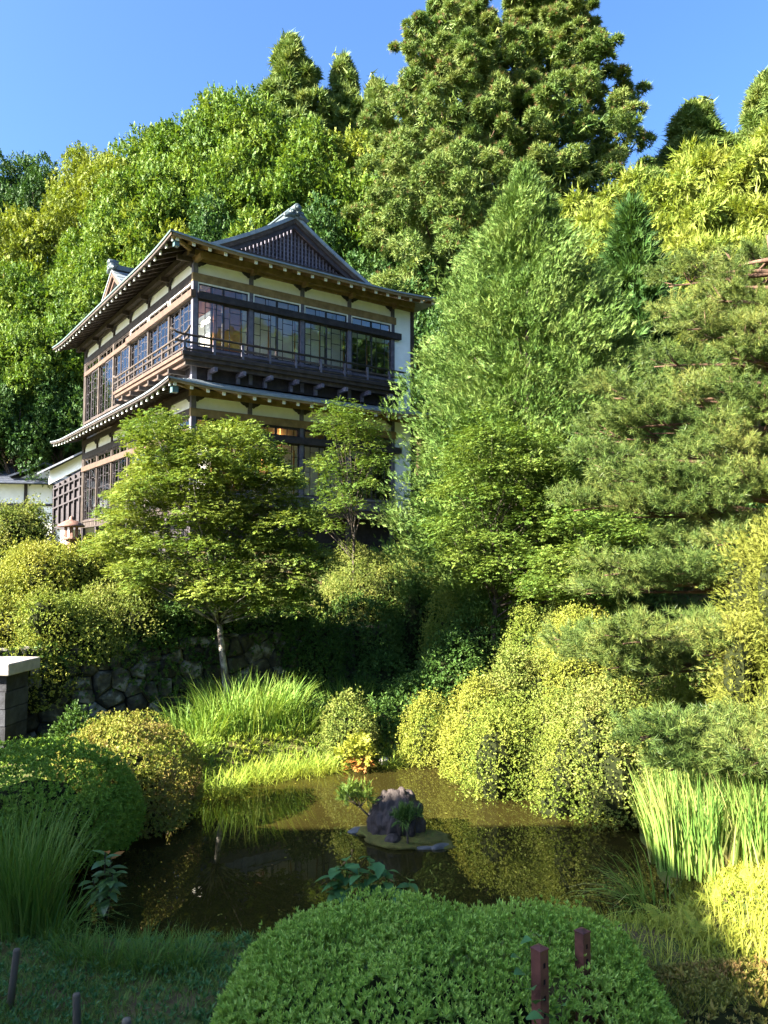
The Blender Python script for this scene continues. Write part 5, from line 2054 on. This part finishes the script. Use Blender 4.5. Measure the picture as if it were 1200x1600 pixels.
# ------------------------------------------------------------------ shrubs: px centre, py top, Y, width px, height, material, leaf, style, label
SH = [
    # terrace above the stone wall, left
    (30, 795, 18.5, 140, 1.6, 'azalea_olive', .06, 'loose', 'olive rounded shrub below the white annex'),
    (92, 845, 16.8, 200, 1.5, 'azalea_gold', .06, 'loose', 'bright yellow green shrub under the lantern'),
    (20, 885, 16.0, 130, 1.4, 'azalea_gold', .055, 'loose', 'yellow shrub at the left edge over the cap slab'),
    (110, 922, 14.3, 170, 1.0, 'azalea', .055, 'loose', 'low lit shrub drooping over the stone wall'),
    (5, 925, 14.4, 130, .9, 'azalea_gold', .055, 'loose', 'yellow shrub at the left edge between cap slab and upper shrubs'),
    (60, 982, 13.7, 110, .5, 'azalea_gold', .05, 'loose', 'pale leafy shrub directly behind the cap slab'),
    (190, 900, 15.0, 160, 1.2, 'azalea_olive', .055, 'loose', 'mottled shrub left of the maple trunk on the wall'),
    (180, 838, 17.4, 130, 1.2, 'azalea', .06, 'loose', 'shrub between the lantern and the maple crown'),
    (205, 950, 15.2, 160, .62, 'shaded_shrub', .05, 'loose', 'dark trailing shrub hanging over the wall top'),
    (300, 945, 16.3, 170, .75, 'shaded_shrub', .05, 'loose', 'dark shrub behind the maple trunk'),
    (405, 940, 17.0, 160, .85, 'shaded_shrub', .05, 'loose', 'shaded shrub right of the maple trunk on the wall'),
    (478, 925, 17.0, 115, 1.4, 'shaded_shrub', .045, 'clipped', 'smooth clipped dark shrub at the wall end'),
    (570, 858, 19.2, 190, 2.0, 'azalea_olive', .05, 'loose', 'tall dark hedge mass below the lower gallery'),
    (640, 905, 18.6, 120, 1.9, 'shaded_shrub', .05, 'loose', 'deep shaded shrub left of the cypress base'),
    (560, 930, 18.2, 150, 1.4, 'shaded_shrub', .045, 'clipped', 'rounded dark shrub in the gully middle'),
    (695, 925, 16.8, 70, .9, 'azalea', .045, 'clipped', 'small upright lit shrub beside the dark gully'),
    (745, 935, 16.4, 110, 1.2, 'shaded_shrub', .045, 'clipped', 'dark shrub under the layered maple'),
    (705, 985, 15.6, 105, 1.0, 'shaded_shrub', .045, 'clipped', 'round dark clipped azalea in the gully mouth'),
    (600, 1020, 16.8, 100, .8, 'shaded_shrub', .045, 'clipped', 'flat dark clipped azalea deep in the gully'),
    (655, 1052, 15.2, 110, .7, 'shaded_shrub', .045, 'clipped', 'low dark azalea stepping down to the pond'),
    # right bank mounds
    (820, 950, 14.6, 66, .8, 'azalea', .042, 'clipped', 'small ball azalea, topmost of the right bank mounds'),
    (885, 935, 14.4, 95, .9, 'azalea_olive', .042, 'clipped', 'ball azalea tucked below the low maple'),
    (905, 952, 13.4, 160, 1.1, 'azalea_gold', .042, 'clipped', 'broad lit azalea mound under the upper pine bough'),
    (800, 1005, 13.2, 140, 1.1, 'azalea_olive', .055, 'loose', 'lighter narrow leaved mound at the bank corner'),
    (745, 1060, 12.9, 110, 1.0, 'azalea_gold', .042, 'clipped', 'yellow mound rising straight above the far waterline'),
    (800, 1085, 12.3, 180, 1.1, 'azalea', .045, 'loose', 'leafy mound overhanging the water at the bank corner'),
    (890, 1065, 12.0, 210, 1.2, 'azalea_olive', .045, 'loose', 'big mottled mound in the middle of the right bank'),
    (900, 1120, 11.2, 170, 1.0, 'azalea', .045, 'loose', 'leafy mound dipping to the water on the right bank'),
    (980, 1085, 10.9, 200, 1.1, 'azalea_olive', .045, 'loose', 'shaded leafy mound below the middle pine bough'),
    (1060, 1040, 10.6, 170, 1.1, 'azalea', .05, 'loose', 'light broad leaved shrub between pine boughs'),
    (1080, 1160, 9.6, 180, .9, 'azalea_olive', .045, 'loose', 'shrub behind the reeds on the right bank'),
    (1180, 1060, 9.6, 150, 1.0, 'shaded_shrub', .05, 'loose', 'dark gap shrub at the right edge below golden foliage'),
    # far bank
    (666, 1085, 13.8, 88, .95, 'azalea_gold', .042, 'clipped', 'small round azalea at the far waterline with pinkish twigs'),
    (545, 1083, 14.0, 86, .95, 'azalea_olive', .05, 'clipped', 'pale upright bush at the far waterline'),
    (598, 1090, 14.6, 70, .8, 'shaded_shrub', .05, 'clipped', 'dark bush filling the gap between two far bushes'),
    (480, 1090, 15.0, 90, .7, 'shaded_shrub', .05, 'loose', 'shaded leafy bush behind the far grass'),
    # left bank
    (120, 1105, 11.9, 80, .5, 'shaded_shrub', .04, 'clipped', 'dark clipped azalea shoulder by the block pillar'),
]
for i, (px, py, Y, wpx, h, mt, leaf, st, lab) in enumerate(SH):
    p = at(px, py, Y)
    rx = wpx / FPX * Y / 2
    o = make_shrub('azalea_shrub' if st == 'clipped' else 'leafy_shrub', (p.x, p.y, p.z - h), rx * (1.0 if st == 'clipped' else 1.05), rx * .95, h / (1.0 if st == 'clipped' else 1.02), rgs(300 + i), mt, leaf * (1.25 if mt == 'shaded_shrub' else .80),
                   (950 if leaf > .043 else 1250) * (.4 if mt == 'shaded_shrub' else 1.0), st, TS_ROSF if i % 3 or Y > 12 else TS_ROSN, rough=.05 if st == 'clipped' else .09, bump=.05)
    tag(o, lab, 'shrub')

# clipped azaleas on the left bank
p = at(228, 1102, 10.6)
o = make_shrub('azalea_shrub', (p.x - .32, p.y + .1, p.z - 1.04), .98, .95, .84, rgs(360), 'azalea_brown', .036, 1400, 'clipped', TS_ROS, rough=.022, sq=2.6)
tag(o, 'sunlit clipped azalea with brown withered patches on the left bank', 'shrub')
p = at(95, 1152, 8.9)
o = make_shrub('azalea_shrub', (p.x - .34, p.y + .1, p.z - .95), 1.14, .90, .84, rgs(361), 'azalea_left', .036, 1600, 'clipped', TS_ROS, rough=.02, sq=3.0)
tag(o, 'shaded green clipped azalea with smooth top at the left edge', 'shrub')

# foreground azalea dome
fa = at(655, 1393, 5.55)
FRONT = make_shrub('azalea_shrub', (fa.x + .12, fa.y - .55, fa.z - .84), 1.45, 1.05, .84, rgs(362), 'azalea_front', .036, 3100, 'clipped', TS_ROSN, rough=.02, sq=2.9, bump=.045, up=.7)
tag(FRONT, 'large fresh green clipped azalea dome in the foreground', 'shrub')
p = at(1070, 1462, 5.7)
o = make_shrub('mossy_shrub', (p.x + .25, p.y - .9, p.z - .42), 1.25, 1.1, .40, rgs(363), 'moss_brown', .034, 1200, 'clipped', TS_ROS, rough=.015, sq=2.3, bump=.05)
tag(o, 'low brownish creeping shrub in shade at the bottom right', 'shrub')


# ------------------------------------------------------------------ reeds, sedges and grasses
def clump(name, px, py_base, Y, n, rxp, ryd, Lr, Wd, mt, lab, seed, cat='grass', lean=.2, bend=.5, bias=(0, 0), zoff=-.05, segs=4):
    p = at(px, py_base, Y)
    z = max(tz(p.x, p.y), -.05) + zoff
    me = blades_mesh(name, n, rxp / FPX * Y / 2, ryd, Lr, Wd, rgs(seed), lean, bend, segs, dirbias=bias)
    o = link(name, me, None, [M[mt]])
    o.location = (p.x, p.y, z)
    tag(o, lab, cat)
    return o


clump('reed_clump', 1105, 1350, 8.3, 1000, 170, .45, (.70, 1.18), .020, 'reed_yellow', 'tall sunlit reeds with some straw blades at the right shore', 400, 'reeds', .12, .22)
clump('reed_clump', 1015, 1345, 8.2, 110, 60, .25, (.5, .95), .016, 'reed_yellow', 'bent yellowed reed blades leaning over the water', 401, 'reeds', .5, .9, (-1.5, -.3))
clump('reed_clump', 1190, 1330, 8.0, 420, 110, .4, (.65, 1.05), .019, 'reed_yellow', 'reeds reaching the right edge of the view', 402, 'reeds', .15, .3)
clump('iris_clump', 390, 1150, 14.6, 1100, 150, .75, (.75, 1.25), .022, 'reed', 'tall arching iris leaves in sun before the stone wall', 403, 'grass', .16, .75)
clump('iris_clump', 315, 1155, 14.0, 330, 120, .5, (.6, 1.0), .024, 'reed', 'bending grass left of the maple foot', 404, 'grass', .2, .9)
clump('iris_clump', 445, 1155, 14.4, 300, 90, .5, (.45, .8), .022, 'reed', 'shorter iris leaves at the right of the iris bed', 405, 'grass', .25, .8)
clump('iris_clump', 535, 1105, 16.2, 220, 90, .4, (.5, .9), .028, 'reed', 'sparse upright leaves at the end of the stone wall', 406, 'grass', .2, .5)
for i, (px, py, Y, w) in enumerate(((345, 1195, 12.1, 70), (385, 1192, 12.7, 80), (430, 1188, 13.0, 80), (470, 1184, 13.2, 80), (505, 1182, 13.4, 70))):
    clump('sedge_tuft', px, py, Y, 420, w, .45, (.25, .45), .012, 'sedge', 'sedge tuft drooping over the water, ' + ['beside the brown azalea', 'second from the brown azalea', 'in the middle of the sedge row', 'second from the pale bush', 'beside the pale bush'][i], 410 + i, 'sedge', .5, 1.2, zoff=.0)
clump('sedge_tuft', 612, 1180, 13.5, 160, 30, .15, (.25, .45), .012, 'sedge', 'thin sedge between the two far waterline bushes', 416, 'sedge', .4, 1.1)
clump('long_grass_clump', 35, 1450, 6.9, 420, 110, .30, (.75, 1.15), .014, 'grass', 'tall shaded grass clump at the left shore', 420, 'grass', .14, .45)
clump('long_grass_clump', 92, 1455, 6.7, 90, 40, .2, (.4, .75), .010, 'grass', 'arching grass blades beside the tall shaded clump', 421, 'grass', .4, 1.1, (.8, 0))
clump('long_grass_clump', -10, 1380, 7.9, 260, 120, .35, (.6, .95), .014, 'grass', 'grass clump at the left edge under the shaded azalea', 422, 'grass', .2, .5)
for i, (px, py, Y, w) in enumerate(((120, 1500, 6.3, 60), (175, 1500, 6.2, 60), (232, 1508, 6.2, 66), (290, 1505, 6.2, 50))):
    clump('grass_tuft', px, py, Y, 170, w, .14, (.16, .36), .007, 'grass', 'small grass tuft at the near shore, ' + ['next to the leaning stake', 'second from the leaning stake', 'under the bright reflection', 'beside the foreground azalea'][i], 430 + i, 'grass', .35, .7, zoff=-.02)


def ground_scatter(name, n, xr, yr, Lr, Wd, mt, lab, seed, keep=None, lean=.35, bend=.6):
    rg = rgs(seed)
    x = rg.uniform(xr[0], xr[1], n)
    y = rg.uniform(yr[0], yr[1], n)
    sd = pond_sd(x, y)
    dens = .5 + .5 * np.sin(x * 2.3 + 1) * np.sin(y * 2.9 + x)
    k = (sd > .05) & (rg.random(n) < .35 + .65 * dens)
    if keep is not None:
        k &= keep(x, y)
    x, y = x[k], y[k]
    z = terrain(x, y)
    me = blades_mesh(name, len(x), 1, 1, Lr, Wd, rg, lean, bend, 2)
    V = np.empty(len(me.vertices) * 3, np.float32)
    me.vertices.foreach_get('co', V)
    V = V.reshape(len(x), -1, 3)
    b = (V[:, 0] + V[:, 1]) / 2
    V += (np.stack([x, y, z - .01], -1) - b)[:, None, :]
    me.vertices.foreach_set('co', V.ravel())
    me.update()
    o = link(name, me, None, [M[mt]])
    tag(o, lab, 'grass', kind='stuff')
    return o


ground_scatter('lawn_grass', 60000, (-5, .6), (3.2, 7.4), (.04, .15), .006, 'grass', 'short shaded grass on the near bank', 440)
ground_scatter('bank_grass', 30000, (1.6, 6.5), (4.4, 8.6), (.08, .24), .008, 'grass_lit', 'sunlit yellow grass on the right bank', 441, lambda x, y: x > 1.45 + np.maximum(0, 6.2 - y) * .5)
ground_scatter('far_bank_grass', 42000, (-6.0, 1.4), (12.0, 17.5), (.10, .28), .012, 'sedge', 'low grass along the far bank', 442)
ground_scatter('left_bank_grass', 9000, (-8, -2.6), (6.8, 13), (.06, .18), .010, 'grass', 'low grass under the left bank azaleas', 443)


def herb_scatter(name, n, xr, yr, size, mt, lab, seed, keep=None):
    rg = rgs(seed)
    x = rg.uniform(xr[0], xr[1], n)
    y = rg.uniform(yr[0], yr[1], n)
    k = pond_sd(x, y) > .08
    if keep is not None:
        k &= keep(x, y)
    x, y = x[k], y[k]
    P = np.stack([x, y, terrain(x, y) + rg.uniform(.0, .05, len(x))], -1)
    up = np.tile([0, 0, 1.0], (len(x), 1)) + rg.normal(0, .3, (len(x), 3))
    Q = scatter_mix(TS_ROS, P, norm(up), rg.normal(0, 1, (len(x), 3)), rg.uniform(.6, 1.3, len(x)) * size, rg)
    o = link(name, mesh_faces(name, [(Q, 0)]), None, [M[mt]])
    tag(o, lab, 'ground cover', kind='stuff')


herb_scatter('clover_cover', 5200, (-4.5, .4), (3.2, 6.6), .045, 'herb_leaf', 'small herb leaves among the near bank grass', 450)
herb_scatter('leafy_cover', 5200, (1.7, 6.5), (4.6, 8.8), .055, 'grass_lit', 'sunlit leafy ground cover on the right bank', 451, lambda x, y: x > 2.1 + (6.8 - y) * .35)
herb_scatter('terrace_cover', 4500, (-13, 3), (15, 24), .10, 'shaded_shrub', 'dark ground cover on the terrace below the inn', 452)
herb_scatter('slope_cover', 4500, (0, 12), (12, 24), .12, 'shaded_shrub', 'dark ground cover on the right slope', 453)


def wall_ivy():
    rg = rgs(455)
    n = 5200
    a = rg.uniform(-2.4, WL, n)
    z = rg.uniform(0, 1.95, n)
    pat = np.sin(a * 1.7 + 1) + np.sin(a * 4.3 + z * 3) * .7 + (z - 1.0) * 1.3
    k = pat + rg.normal(0, .5, n) > .35
    a, z = a[k], z[k]
    u = np.array([wu[0], wu[1], 0]) / WL
    nr = np.array([u[1], -u[0], 0])
    P = np.array([WALL_A[0], WALL_A[1], .2]) + a[:, None] * u + z[:, None] * np.array([0, 0, 1.0]) + nr * rg.uniform(.10, .26, (len(a), 1))
    ax = norm(nr + np.array([0, 0, -.2]) + rg.normal(0, .5, (len(a), 3)))
    Q = scatter_mix(TS_ROS, P, ax, rg.normal(0, 1, (len(a), 3)), rg.uniform(.6, 1.3, len(a)) * .075, rg)
    o = link('ivy', mesh_faces('ivy', [(Q, 0)]), None, [M['shaded_shrub']])
    tag(o, 'dark creepers trailing over the stone retaining wall', 'ivy', kind='stuff')


wall_ivy()
herb_scatter('far_leafy_cover', 2600, (-4.2, 1.2), (12.2, 15.2), .09, 'sedge', 'low leafy plants between the sedge and the iris bed', 456)


def floating_leaves():
    rg = rgs(457)
    n = 1500
    x = rg.uniform(-4, 4, n)
    y = rg.uniform(6.5, 14, n)
    sd = pond_sd(x, y)
    k = (sd < -.05) & (rg.random(n) < np.exp(sd * 1.6) * .8 + .03)
    x, y = x[k], y[k]
    P = np.stack([x, y, np.full(len(x), .004)], -1)
    a = rg.uniform(0, 6.28, len(x))
    Q = scatter(np.array([leafq((0, 0, 0), (0, 1, 0), (0, 0, 1), 1, .5, .06)]), P, np.stack([np.cos(a), np.sin(a), 0 * a], -1), np.tile([0, 0, 1.0], (len(x), 1)), rg.uniform(.02, .05, len(x)), rg)
    o = link('fallen_leaves', mesh_faces('fallen_leaves', [(Q, 0)]), None, [M['azalea_brown']])
    tag(o, 'small fallen leaves floating near the pond edges', 'leaves', kind='stuff')


floating_leaves()


def hill_cover():
    rg = rgs(454)
    n = 9000
    x = rg.uniform(-45, 40, n)
    y = rg.uniform(24, 75, n)
    k = (terrain(x, y) > 4.1)
    x, y = x[k], y[k]
    P = np.stack([x, y, terrain(x, y) + rg.uniform(0, .5, len(x))], -1)
    up = np.tile([0, -.4, 1.0], (len(x), 1)) + rg.normal(0, .4, (len(x), 3))
    Q = scatter_mix(TS_ROS, P, norm(up), rg.normal(0, 1, (len(x), 3)), rg.uniform(.6, 1.3, len(x)) * .8, rg)
    o = link('undergrowth', mesh_faces('undergrowth', [(Q, 0)]), None, [M['hill_dark']])
    tag(o, 'dark undergrowth covering the forest floor of the hill', 'undergrowth', kind='stuff')


hill_cover()


# ------------------------------------------------------------------ ferns, leafy plants with single leaves
def frond_mesh(L, W_, rg):
    out = []
    k = 13
    for i in range(k):
        t = (i + .6) / k
        w = W_ * math.sin(math.pi * min(1, .18 + t * .82)) * (1 - .25 * t)
        y, z = L * t, L * (.45 * t - .55 * t * t)
        for sg in (-1, 1):
            out.append(leafq((0, y, z), (sg, .45, -.12), (0, 0, 1), w, L / k * .95, fold=.1))
    for i in range(6):
        t0, t1 = i / 6, (i + 1) / 6
        out.append(np.array([(-.006, L * t0, L * (.45 * t0 - .55 * t0 * t0)), (.006, L * t0, L * (.45 * t0 - .55 * t0 * t0)), (.004, L * t1, L * (.45 * t1 - .55 * t1 * t1)), (-.004, L * t1, L * (.45 * t1 - .55 * t1 * t1))]))
    return mesh_faces('frond', [(np.array(out), 0)])


frm = frond_mesh(.5, .13, rgs(1))
frm.materials.append(M['grass_lit'])
FERNS = [(1075, 1400, 7.2, 'fern arching over the water beside the reeds', [170, 200, 150, 120, 60]), (1040, 1470, 6.6, 'small upright fern at the near waterline', [100, 140, 60]),
         (1120, 1430, 6.9, 'spreading fern in the sunlit bank grass', [20, 75, 130, 190, 250, 310]), (1170, 1400, 7.2, 'fern at the right edge above the bank grass', [10, 70, 140, 210, 280]), (1095, 1480, 6.3, 'low fern beside the brownish creeping shrub', [40, 110, 180, 250])]
for (px, py, Y, lab, angs) in FERNS:
    p = at(px, py, Y)
    f = empty('fern', (p.x, p.y, max(.02, tz(p.x, p.y))))
    tag(f, lab, 'fern')
    for i, a in enumerate(angs):
        o = bpy.data.objects.new('frond', frm)
        COL.objects.link(o)
        o.parent = f
        o.rotation_euler = (R(random.uniform(15, 45)), 0, R(a - 90 + random.uniform(-12, 12)))
        s = random.uniform(.34, .62)
        o.scale = (s, s, s)


def leaf_part_mesh(L, Wd, mt, name='leaf', heart=False):
    """one broad leaf with a midrib fold and a curved tip"""
    n = 7
    V, F = [], []
    for i in range(n):
        t = i / (n - 1)
        w = Wd / 2 * (math.sin(math.pi * (t ** (.8 if not heart else .55))) + (.04 if 0 < i < n - 1 else 0))
        y, z = L * t, L * (.10 * t - .28 * t * t)
        V += [(-w, y - (.12 * L if heart and i == 0 else 0), z + w * .22), (0, y, z), (w, y - (.12 * L if heart and i == 0 else 0), z + w * .22)]
    for i in range(n - 1):
        b = i * 3
        F += [(b, b + 1, b + 4, b + 3), (b + 1, b + 2, b + 5, b + 4)]
    me = mesh_indexed(name, V, F, True)
    me.materials.append(M[mt])
    return me


def place_leaf(me, parent, loc, yaw, pitch, s, roll=0.0, name='leaf'):
    o = bpy.data.objects.new(name, me)
    COL.objects.link(o)
    o.parent = parent
    o.location = loc
    o.rotation_euler = (R(pitch), R(roll), R(yaw))
    o.scale = (s, s, s)
    return o


bl = leaf_part_mesh(.17, .075, 'big_leaf')
rl = leaf_part_mesh(.15, .06, 'red_leaf')
p = at(165, 1300, 7.9)
rh = empty('broad_leaved_plant', (p.x, p.y, max(.02, tz(p.x, p.y))))
tag(rh, 'plant with large oval leaves in front of the shaded azalea', 'plant')
mb = MB()
for k, (x, y, h) in enumerate(((0, 0, .62), (.10, -.05, .42), (-.10, -.04, .36), (.04, .06, .52))):
    mb.tube([(x * .3, y * .3, -.1), (x * .7, y * .7, h * .5), (x, y, h)], [.012, .009, .005], 5)
    for j in range(13):
        t = .35 + .65 * j / 12
        yaw = j * 137.5 + k * 40
        place_leaf(rl if (j == 12 and k in (0, 3)) else bl, rh, (x * t, y * t, h * t), yaw, 40 - 50 * (1 - t) * 1.6 - 20, random.uniform(.75, 1.15), random.uniform(-15, 15))
mb.build('stem', M['bark'], rh, True)

hl = leaf_part_mesh(.14, .095, 'herb_leaf', heart=True)
p = at(575, 1400, 6.75)
hy = empty('broad_leaved_plant', (p.x, p.y, max(.02, tz(p.x, p.y)) + .16))
tag(hy, 'shaded plant with toothed oval leaves behind the foreground dome', 'plant')
mb = MB()
for k in range(9):
    x = -.34 + k * .088 + random.uniform(-.03, .03)
    y = random.uniform(-.10, .12)
    h = .50 - abs(k - 3.4) * .055 + random.uniform(-.04, .04)
    mb.tube([(x * .7, y * .6, -.1), (x * .9, y * .9, h * .5), (x, y, h)], [.008, .006, .004], 5)
    for j in range(8):
        t = .45 + .55 * j / 7
        place_leaf(hl, hy, (x * (.8 + .2 * t), y * t, h * t), j * 137.5 + k * 60, random.uniform(-25, 15), random.uniform(.7, 1.2), random.uniform(-20, 20))
mb.build('stem', M['grass'], hy, True)

# heart-leaved vine climbing through the foreground dome by the posts
vl = leaf_part_mesh(.085, .075, 'herb_leaf', heart=True)
vine = empty('climbing_vine', (fa.x + .75, fa.y - 1.3, fa.z - .9))
tag(vine, 'heart leaved vine twining up beside the left rusty post', 'vine')
vr = Vector(vine.location)
vp = []
for (px, py, Y) in ((838, 1600, 4.15), (822, 1570, 4.18), (830, 1545, 4.22), (815, 1515, 4.28), (828, 1490, 4.34), (822, 1465, 4.42)):
    vp.append(at(px, py, Y) - vr)
mb = MB()
mb.tube(vp, .004, 5)
mb.build('stem', M['grass'], vine, True)
for i, (px, py, Y) in enumerate(((815, 1472, 4.42), (845, 1462, 4.46), (832, 1487, 4.36), (812, 1497, 4.33), (818, 1520, 4.27), (826, 1546, 4.2), (838, 1568, 4.15), (824, 1590, 4.1), (858, 1590, 4.1), (872, 1575, 4.15))):
    place_leaf(vl, vine, at(px, py, Y) - vr, random.uniform(-60, 60) + 180, random.uniform(20, 50), random.uniform(.8, 1.2), random.uniform(-20, 20))

# little maple sapling and pale stone at the far waterline
p = at(556, 1192, 13.2)
sap = empty('sapling', (p.x, p.y, .0))
tag(sap, 'little yellow sapling with red lower leaves at the far waterline', 'sapling')
rg = rgs(470)
C = np.array([[0, 0, .34], [-.16, 0, .28], [.14, -.05, .26], [.02, 0, .46]])
P, N = blobs_sample(C, np.full((4, 3), .13), 40, rg)
Q = scatter_mix(TS_SPRAY, P, rand_axis(N, rg, .7, .3, .4), rand_axis(N, rg, .3, .8, .3), np.full(len(P), .13), rg)
link('crown', mesh_faces('crown', [(Q, 0)]), sap, [M['grass_lit']])
P, N = blobs_sample(np.array([[.14, -.08, .14], [-.05, -.1, .12]]), np.full((2, 3), .10), 22, rg)
link('red_leaves', mesh_faces('red_leaves', [(scatter_mix(TS_SPRAY, P, rand_axis(N, rg, .7, .1, .4), rand_axis(N, rg, .3, .8, .3), np.full(len(P), .12), rg), 0)]), sap, [M['red_leaf']])
mb = MB()
mb.tube([(0, 0, -.1), (.01, 0, .2), (0, 0, .42)], [.012, .009, .004], 5)
mb.build('stem', M['bark'], sap, True)
p = on_z(600, 1188, 0)
st = link('pale_stone', lumpy('pale_stone', .09, .07, .05, 12, .15, 3), None, [M['cap']])
st.location = (p.x, p.y - .05, .02)
tag(st, 'small pale stone at the far waterline between two bushes', 'stone')
p = on_z(112, 1318, 0.0)
st = link('dark_stone', lumpy('dark_stone', .16, .12, .10, 14, .2, 4), None, [M['rock']])
st.location = (p.x, p.y, .07)
tag(st, 'dark wet stone at the shore below the shaded azalea', 'stone')


# dwarf conifers on the island (things that grow on it)
def dwarf(px, py, Y, H, w, lab, sd, lean):
    p = at(px, py, Y)
    root = empty('dwarf_conifer', (p.x, p.y, .06))
    tag(root, lab, 'conifer')
    rg = rgs(sd)
    nb = 11
    D = sph(nb, rg, -.4)
    C = D * np.array([w, w * .6, H * .26]) * .75 + np.array([lean, 0, H * .72])
    P, N = blobs_sample(C, np.full((nb, 3), 1.0) * np.array([w * .40, w * .40, H * .09]), 26, rg)
    Q = scatter_mix(TS_SPRIG, P, norm(N * .7 + np.array([0, 0, .35]) + rg.normal(0, .4, N.shape)), rand_axis(N, rg, .2, .5, .7), rg.uniform(.6, 1.3, len(P)) * .13, rg)
    link('crown', mesh_faces('crown', [(Q, 0)]), root, [M['maple'] if lean else M['cypress']])
    mb = MB()
    tr = [(0, 0, -.1), (lean * .3, 0, H * .25), (lean * .8, 0, H * .5), (lean, 0, H * .9)]
    mb.tube(tr, [.016, .013, .01, .004], 6)
    for c in C:
        mb.tube([tr[2], tuple(c)], [.007, .003], 4)
    mb.build('trunk', M['bark'], root, True)


iy = isl.y
me_ = blades_mesh('islet_grass', 60, .38, .2, (.05, .13), .006, rgs(490), .3, .6, 3)
ig = link('islet_grass', me_, None, [M['grass']])
ig.location = (isl.x + .15, isl.y - .14, .07)
tag(ig, 'sparse short grass on the mossy islet', 'grass', kind='stuff')
dwarf(637, 1300, iy - .42, .40, .17, 'upright dwarf conifer in front of the island boulder', 480, 0.0)
dwarf(592, 1290, iy - .02, .60, .21, 'leaning dwarf conifer left of the island boulder', 481, -.30)


# ------------------------------------------------------------------ rusty posts with square holes, wooden stakes
def rusty_post(px, py_top, Y, wid, H, lab, rz):
    p = at(px, py_top, Y)
    root = empty('steel_post', (p.x, p.y, p.z - H), R(rz))
    tag(root, lab, 'post', 'rusty posts in the foreground azalea')
    w = wid / 2
    mb = MB()
    hs, gap = .010, .085
    zs = []
    z = H - .075
    while z > .05:
        zs.append(z)
        z -= gap
    # square tube whose front and right faces are pierced: bands between the holes
    t = .004
    edges = [0] + sorted(v for zz_ in zs for v in (zz_ - hs * 1.5, zz_ + hs * 1.5)) + [H]
    for i in range(len(edges) - 1):
        z0, z1 = edges[i], edges[i + 1]
        hole = i % 2 == 1
        for (ax_, sg) in (('y', -1), ('y', 1), ('x', -1), ('x', 1)):
            pierced = hole and ((ax_ == 'y' and sg == -1) or (ax_ == 'x' and sg == 1))
            spans = [(-w, -hs), (hs, w)] if pierced else [(-w, w)]
            for (s0, s1) in spans:
                if ax_ == 'y':
                    mb.box(s0, s1, sg * w - (t if sg > 0 else 0), sg * w + (t if sg < 0 else 0), z0, z1)
                else:
                    mb.box(sg * w - (t if sg > 0 else 0), sg * w + (t if sg < 0 else 0), max(s0, -w + t), min(s1, w - t), z0, z1)
    mb.build('tube', M['rust'], root)
    mb = MB()
    mb.box(-w + t * 1.2, w - t * 1.2, -w + t * 1.2, w - t * 1.2, .0, H - .006)
    mb.build('hollow', M['hole'], root)  # solid near-black filler painting the shade inside the tube
    mb = MB()
    e = .003
    V = [(-w - e, -w - e, H), (w + e, -w - e, H), (w + e, w + e, H), (-w - e, w + e, H), (-w - e, -w - e, H + .008), (w + e, -w - e, H + .008), (w + e, w + e, H + .008), (-w - e, w + e, H + .008), (0, 0, H + .022)]
    mb.add(V, [(3, 2, 1, 0), (0, 1, 5, 4), (1, 2, 6, 5), (2, 3, 7, 6), (3, 0, 4, 7), (4, 5, 8), (5, 6, 8), (6, 7, 8), (7, 4, 8)])
    mb.build('cap', M['rust'], root)


rusty_post(843, 1483, 4.25, .066, 1.0, 'rusty square post with punched holes, shorter one next to the vine', 38)
rusty_post(910, 1456, 4.75, .066, 1.0, 'rusty square post with punched holes, taller one at the dome edge', 36)


def stake(px, py_top, py_bot, Y, r_, lab, tilt):
    p = at(px, py_top, Y)
    b = at(px, py_bot, Y)
    H = p.z - b.z + .12
    mb = MB()
    mb.tube([(0, 0, -.15), (0, 0, H * .5), (0, 0, H - .012), (0, 0, H)], [r_, r_ * .97, r_ * .95, r_ * .8], 10)
    o = mb.build('wooden_stake', M['stake'], None, True)
    o.location = (p.x - .02 * tilt, p.y, p.z - H)
    o.rotation_euler = (0, R(tilt), R(30))
    tag(o, lab, 'stake', 'wooden stakes in the near grass')


stake(42, 1484, 1525, 5.6, .026, 'grey wooden stake leaning in the grass near the tall clump', 5)
stake(112, 1552, 1588, 5.0, .026, 'short dark wooden stake in the shaded grass', -2)
stake(198, 1592, 1620, 4.7, .03, 'wooden stake cut off at the bottom edge', 0)
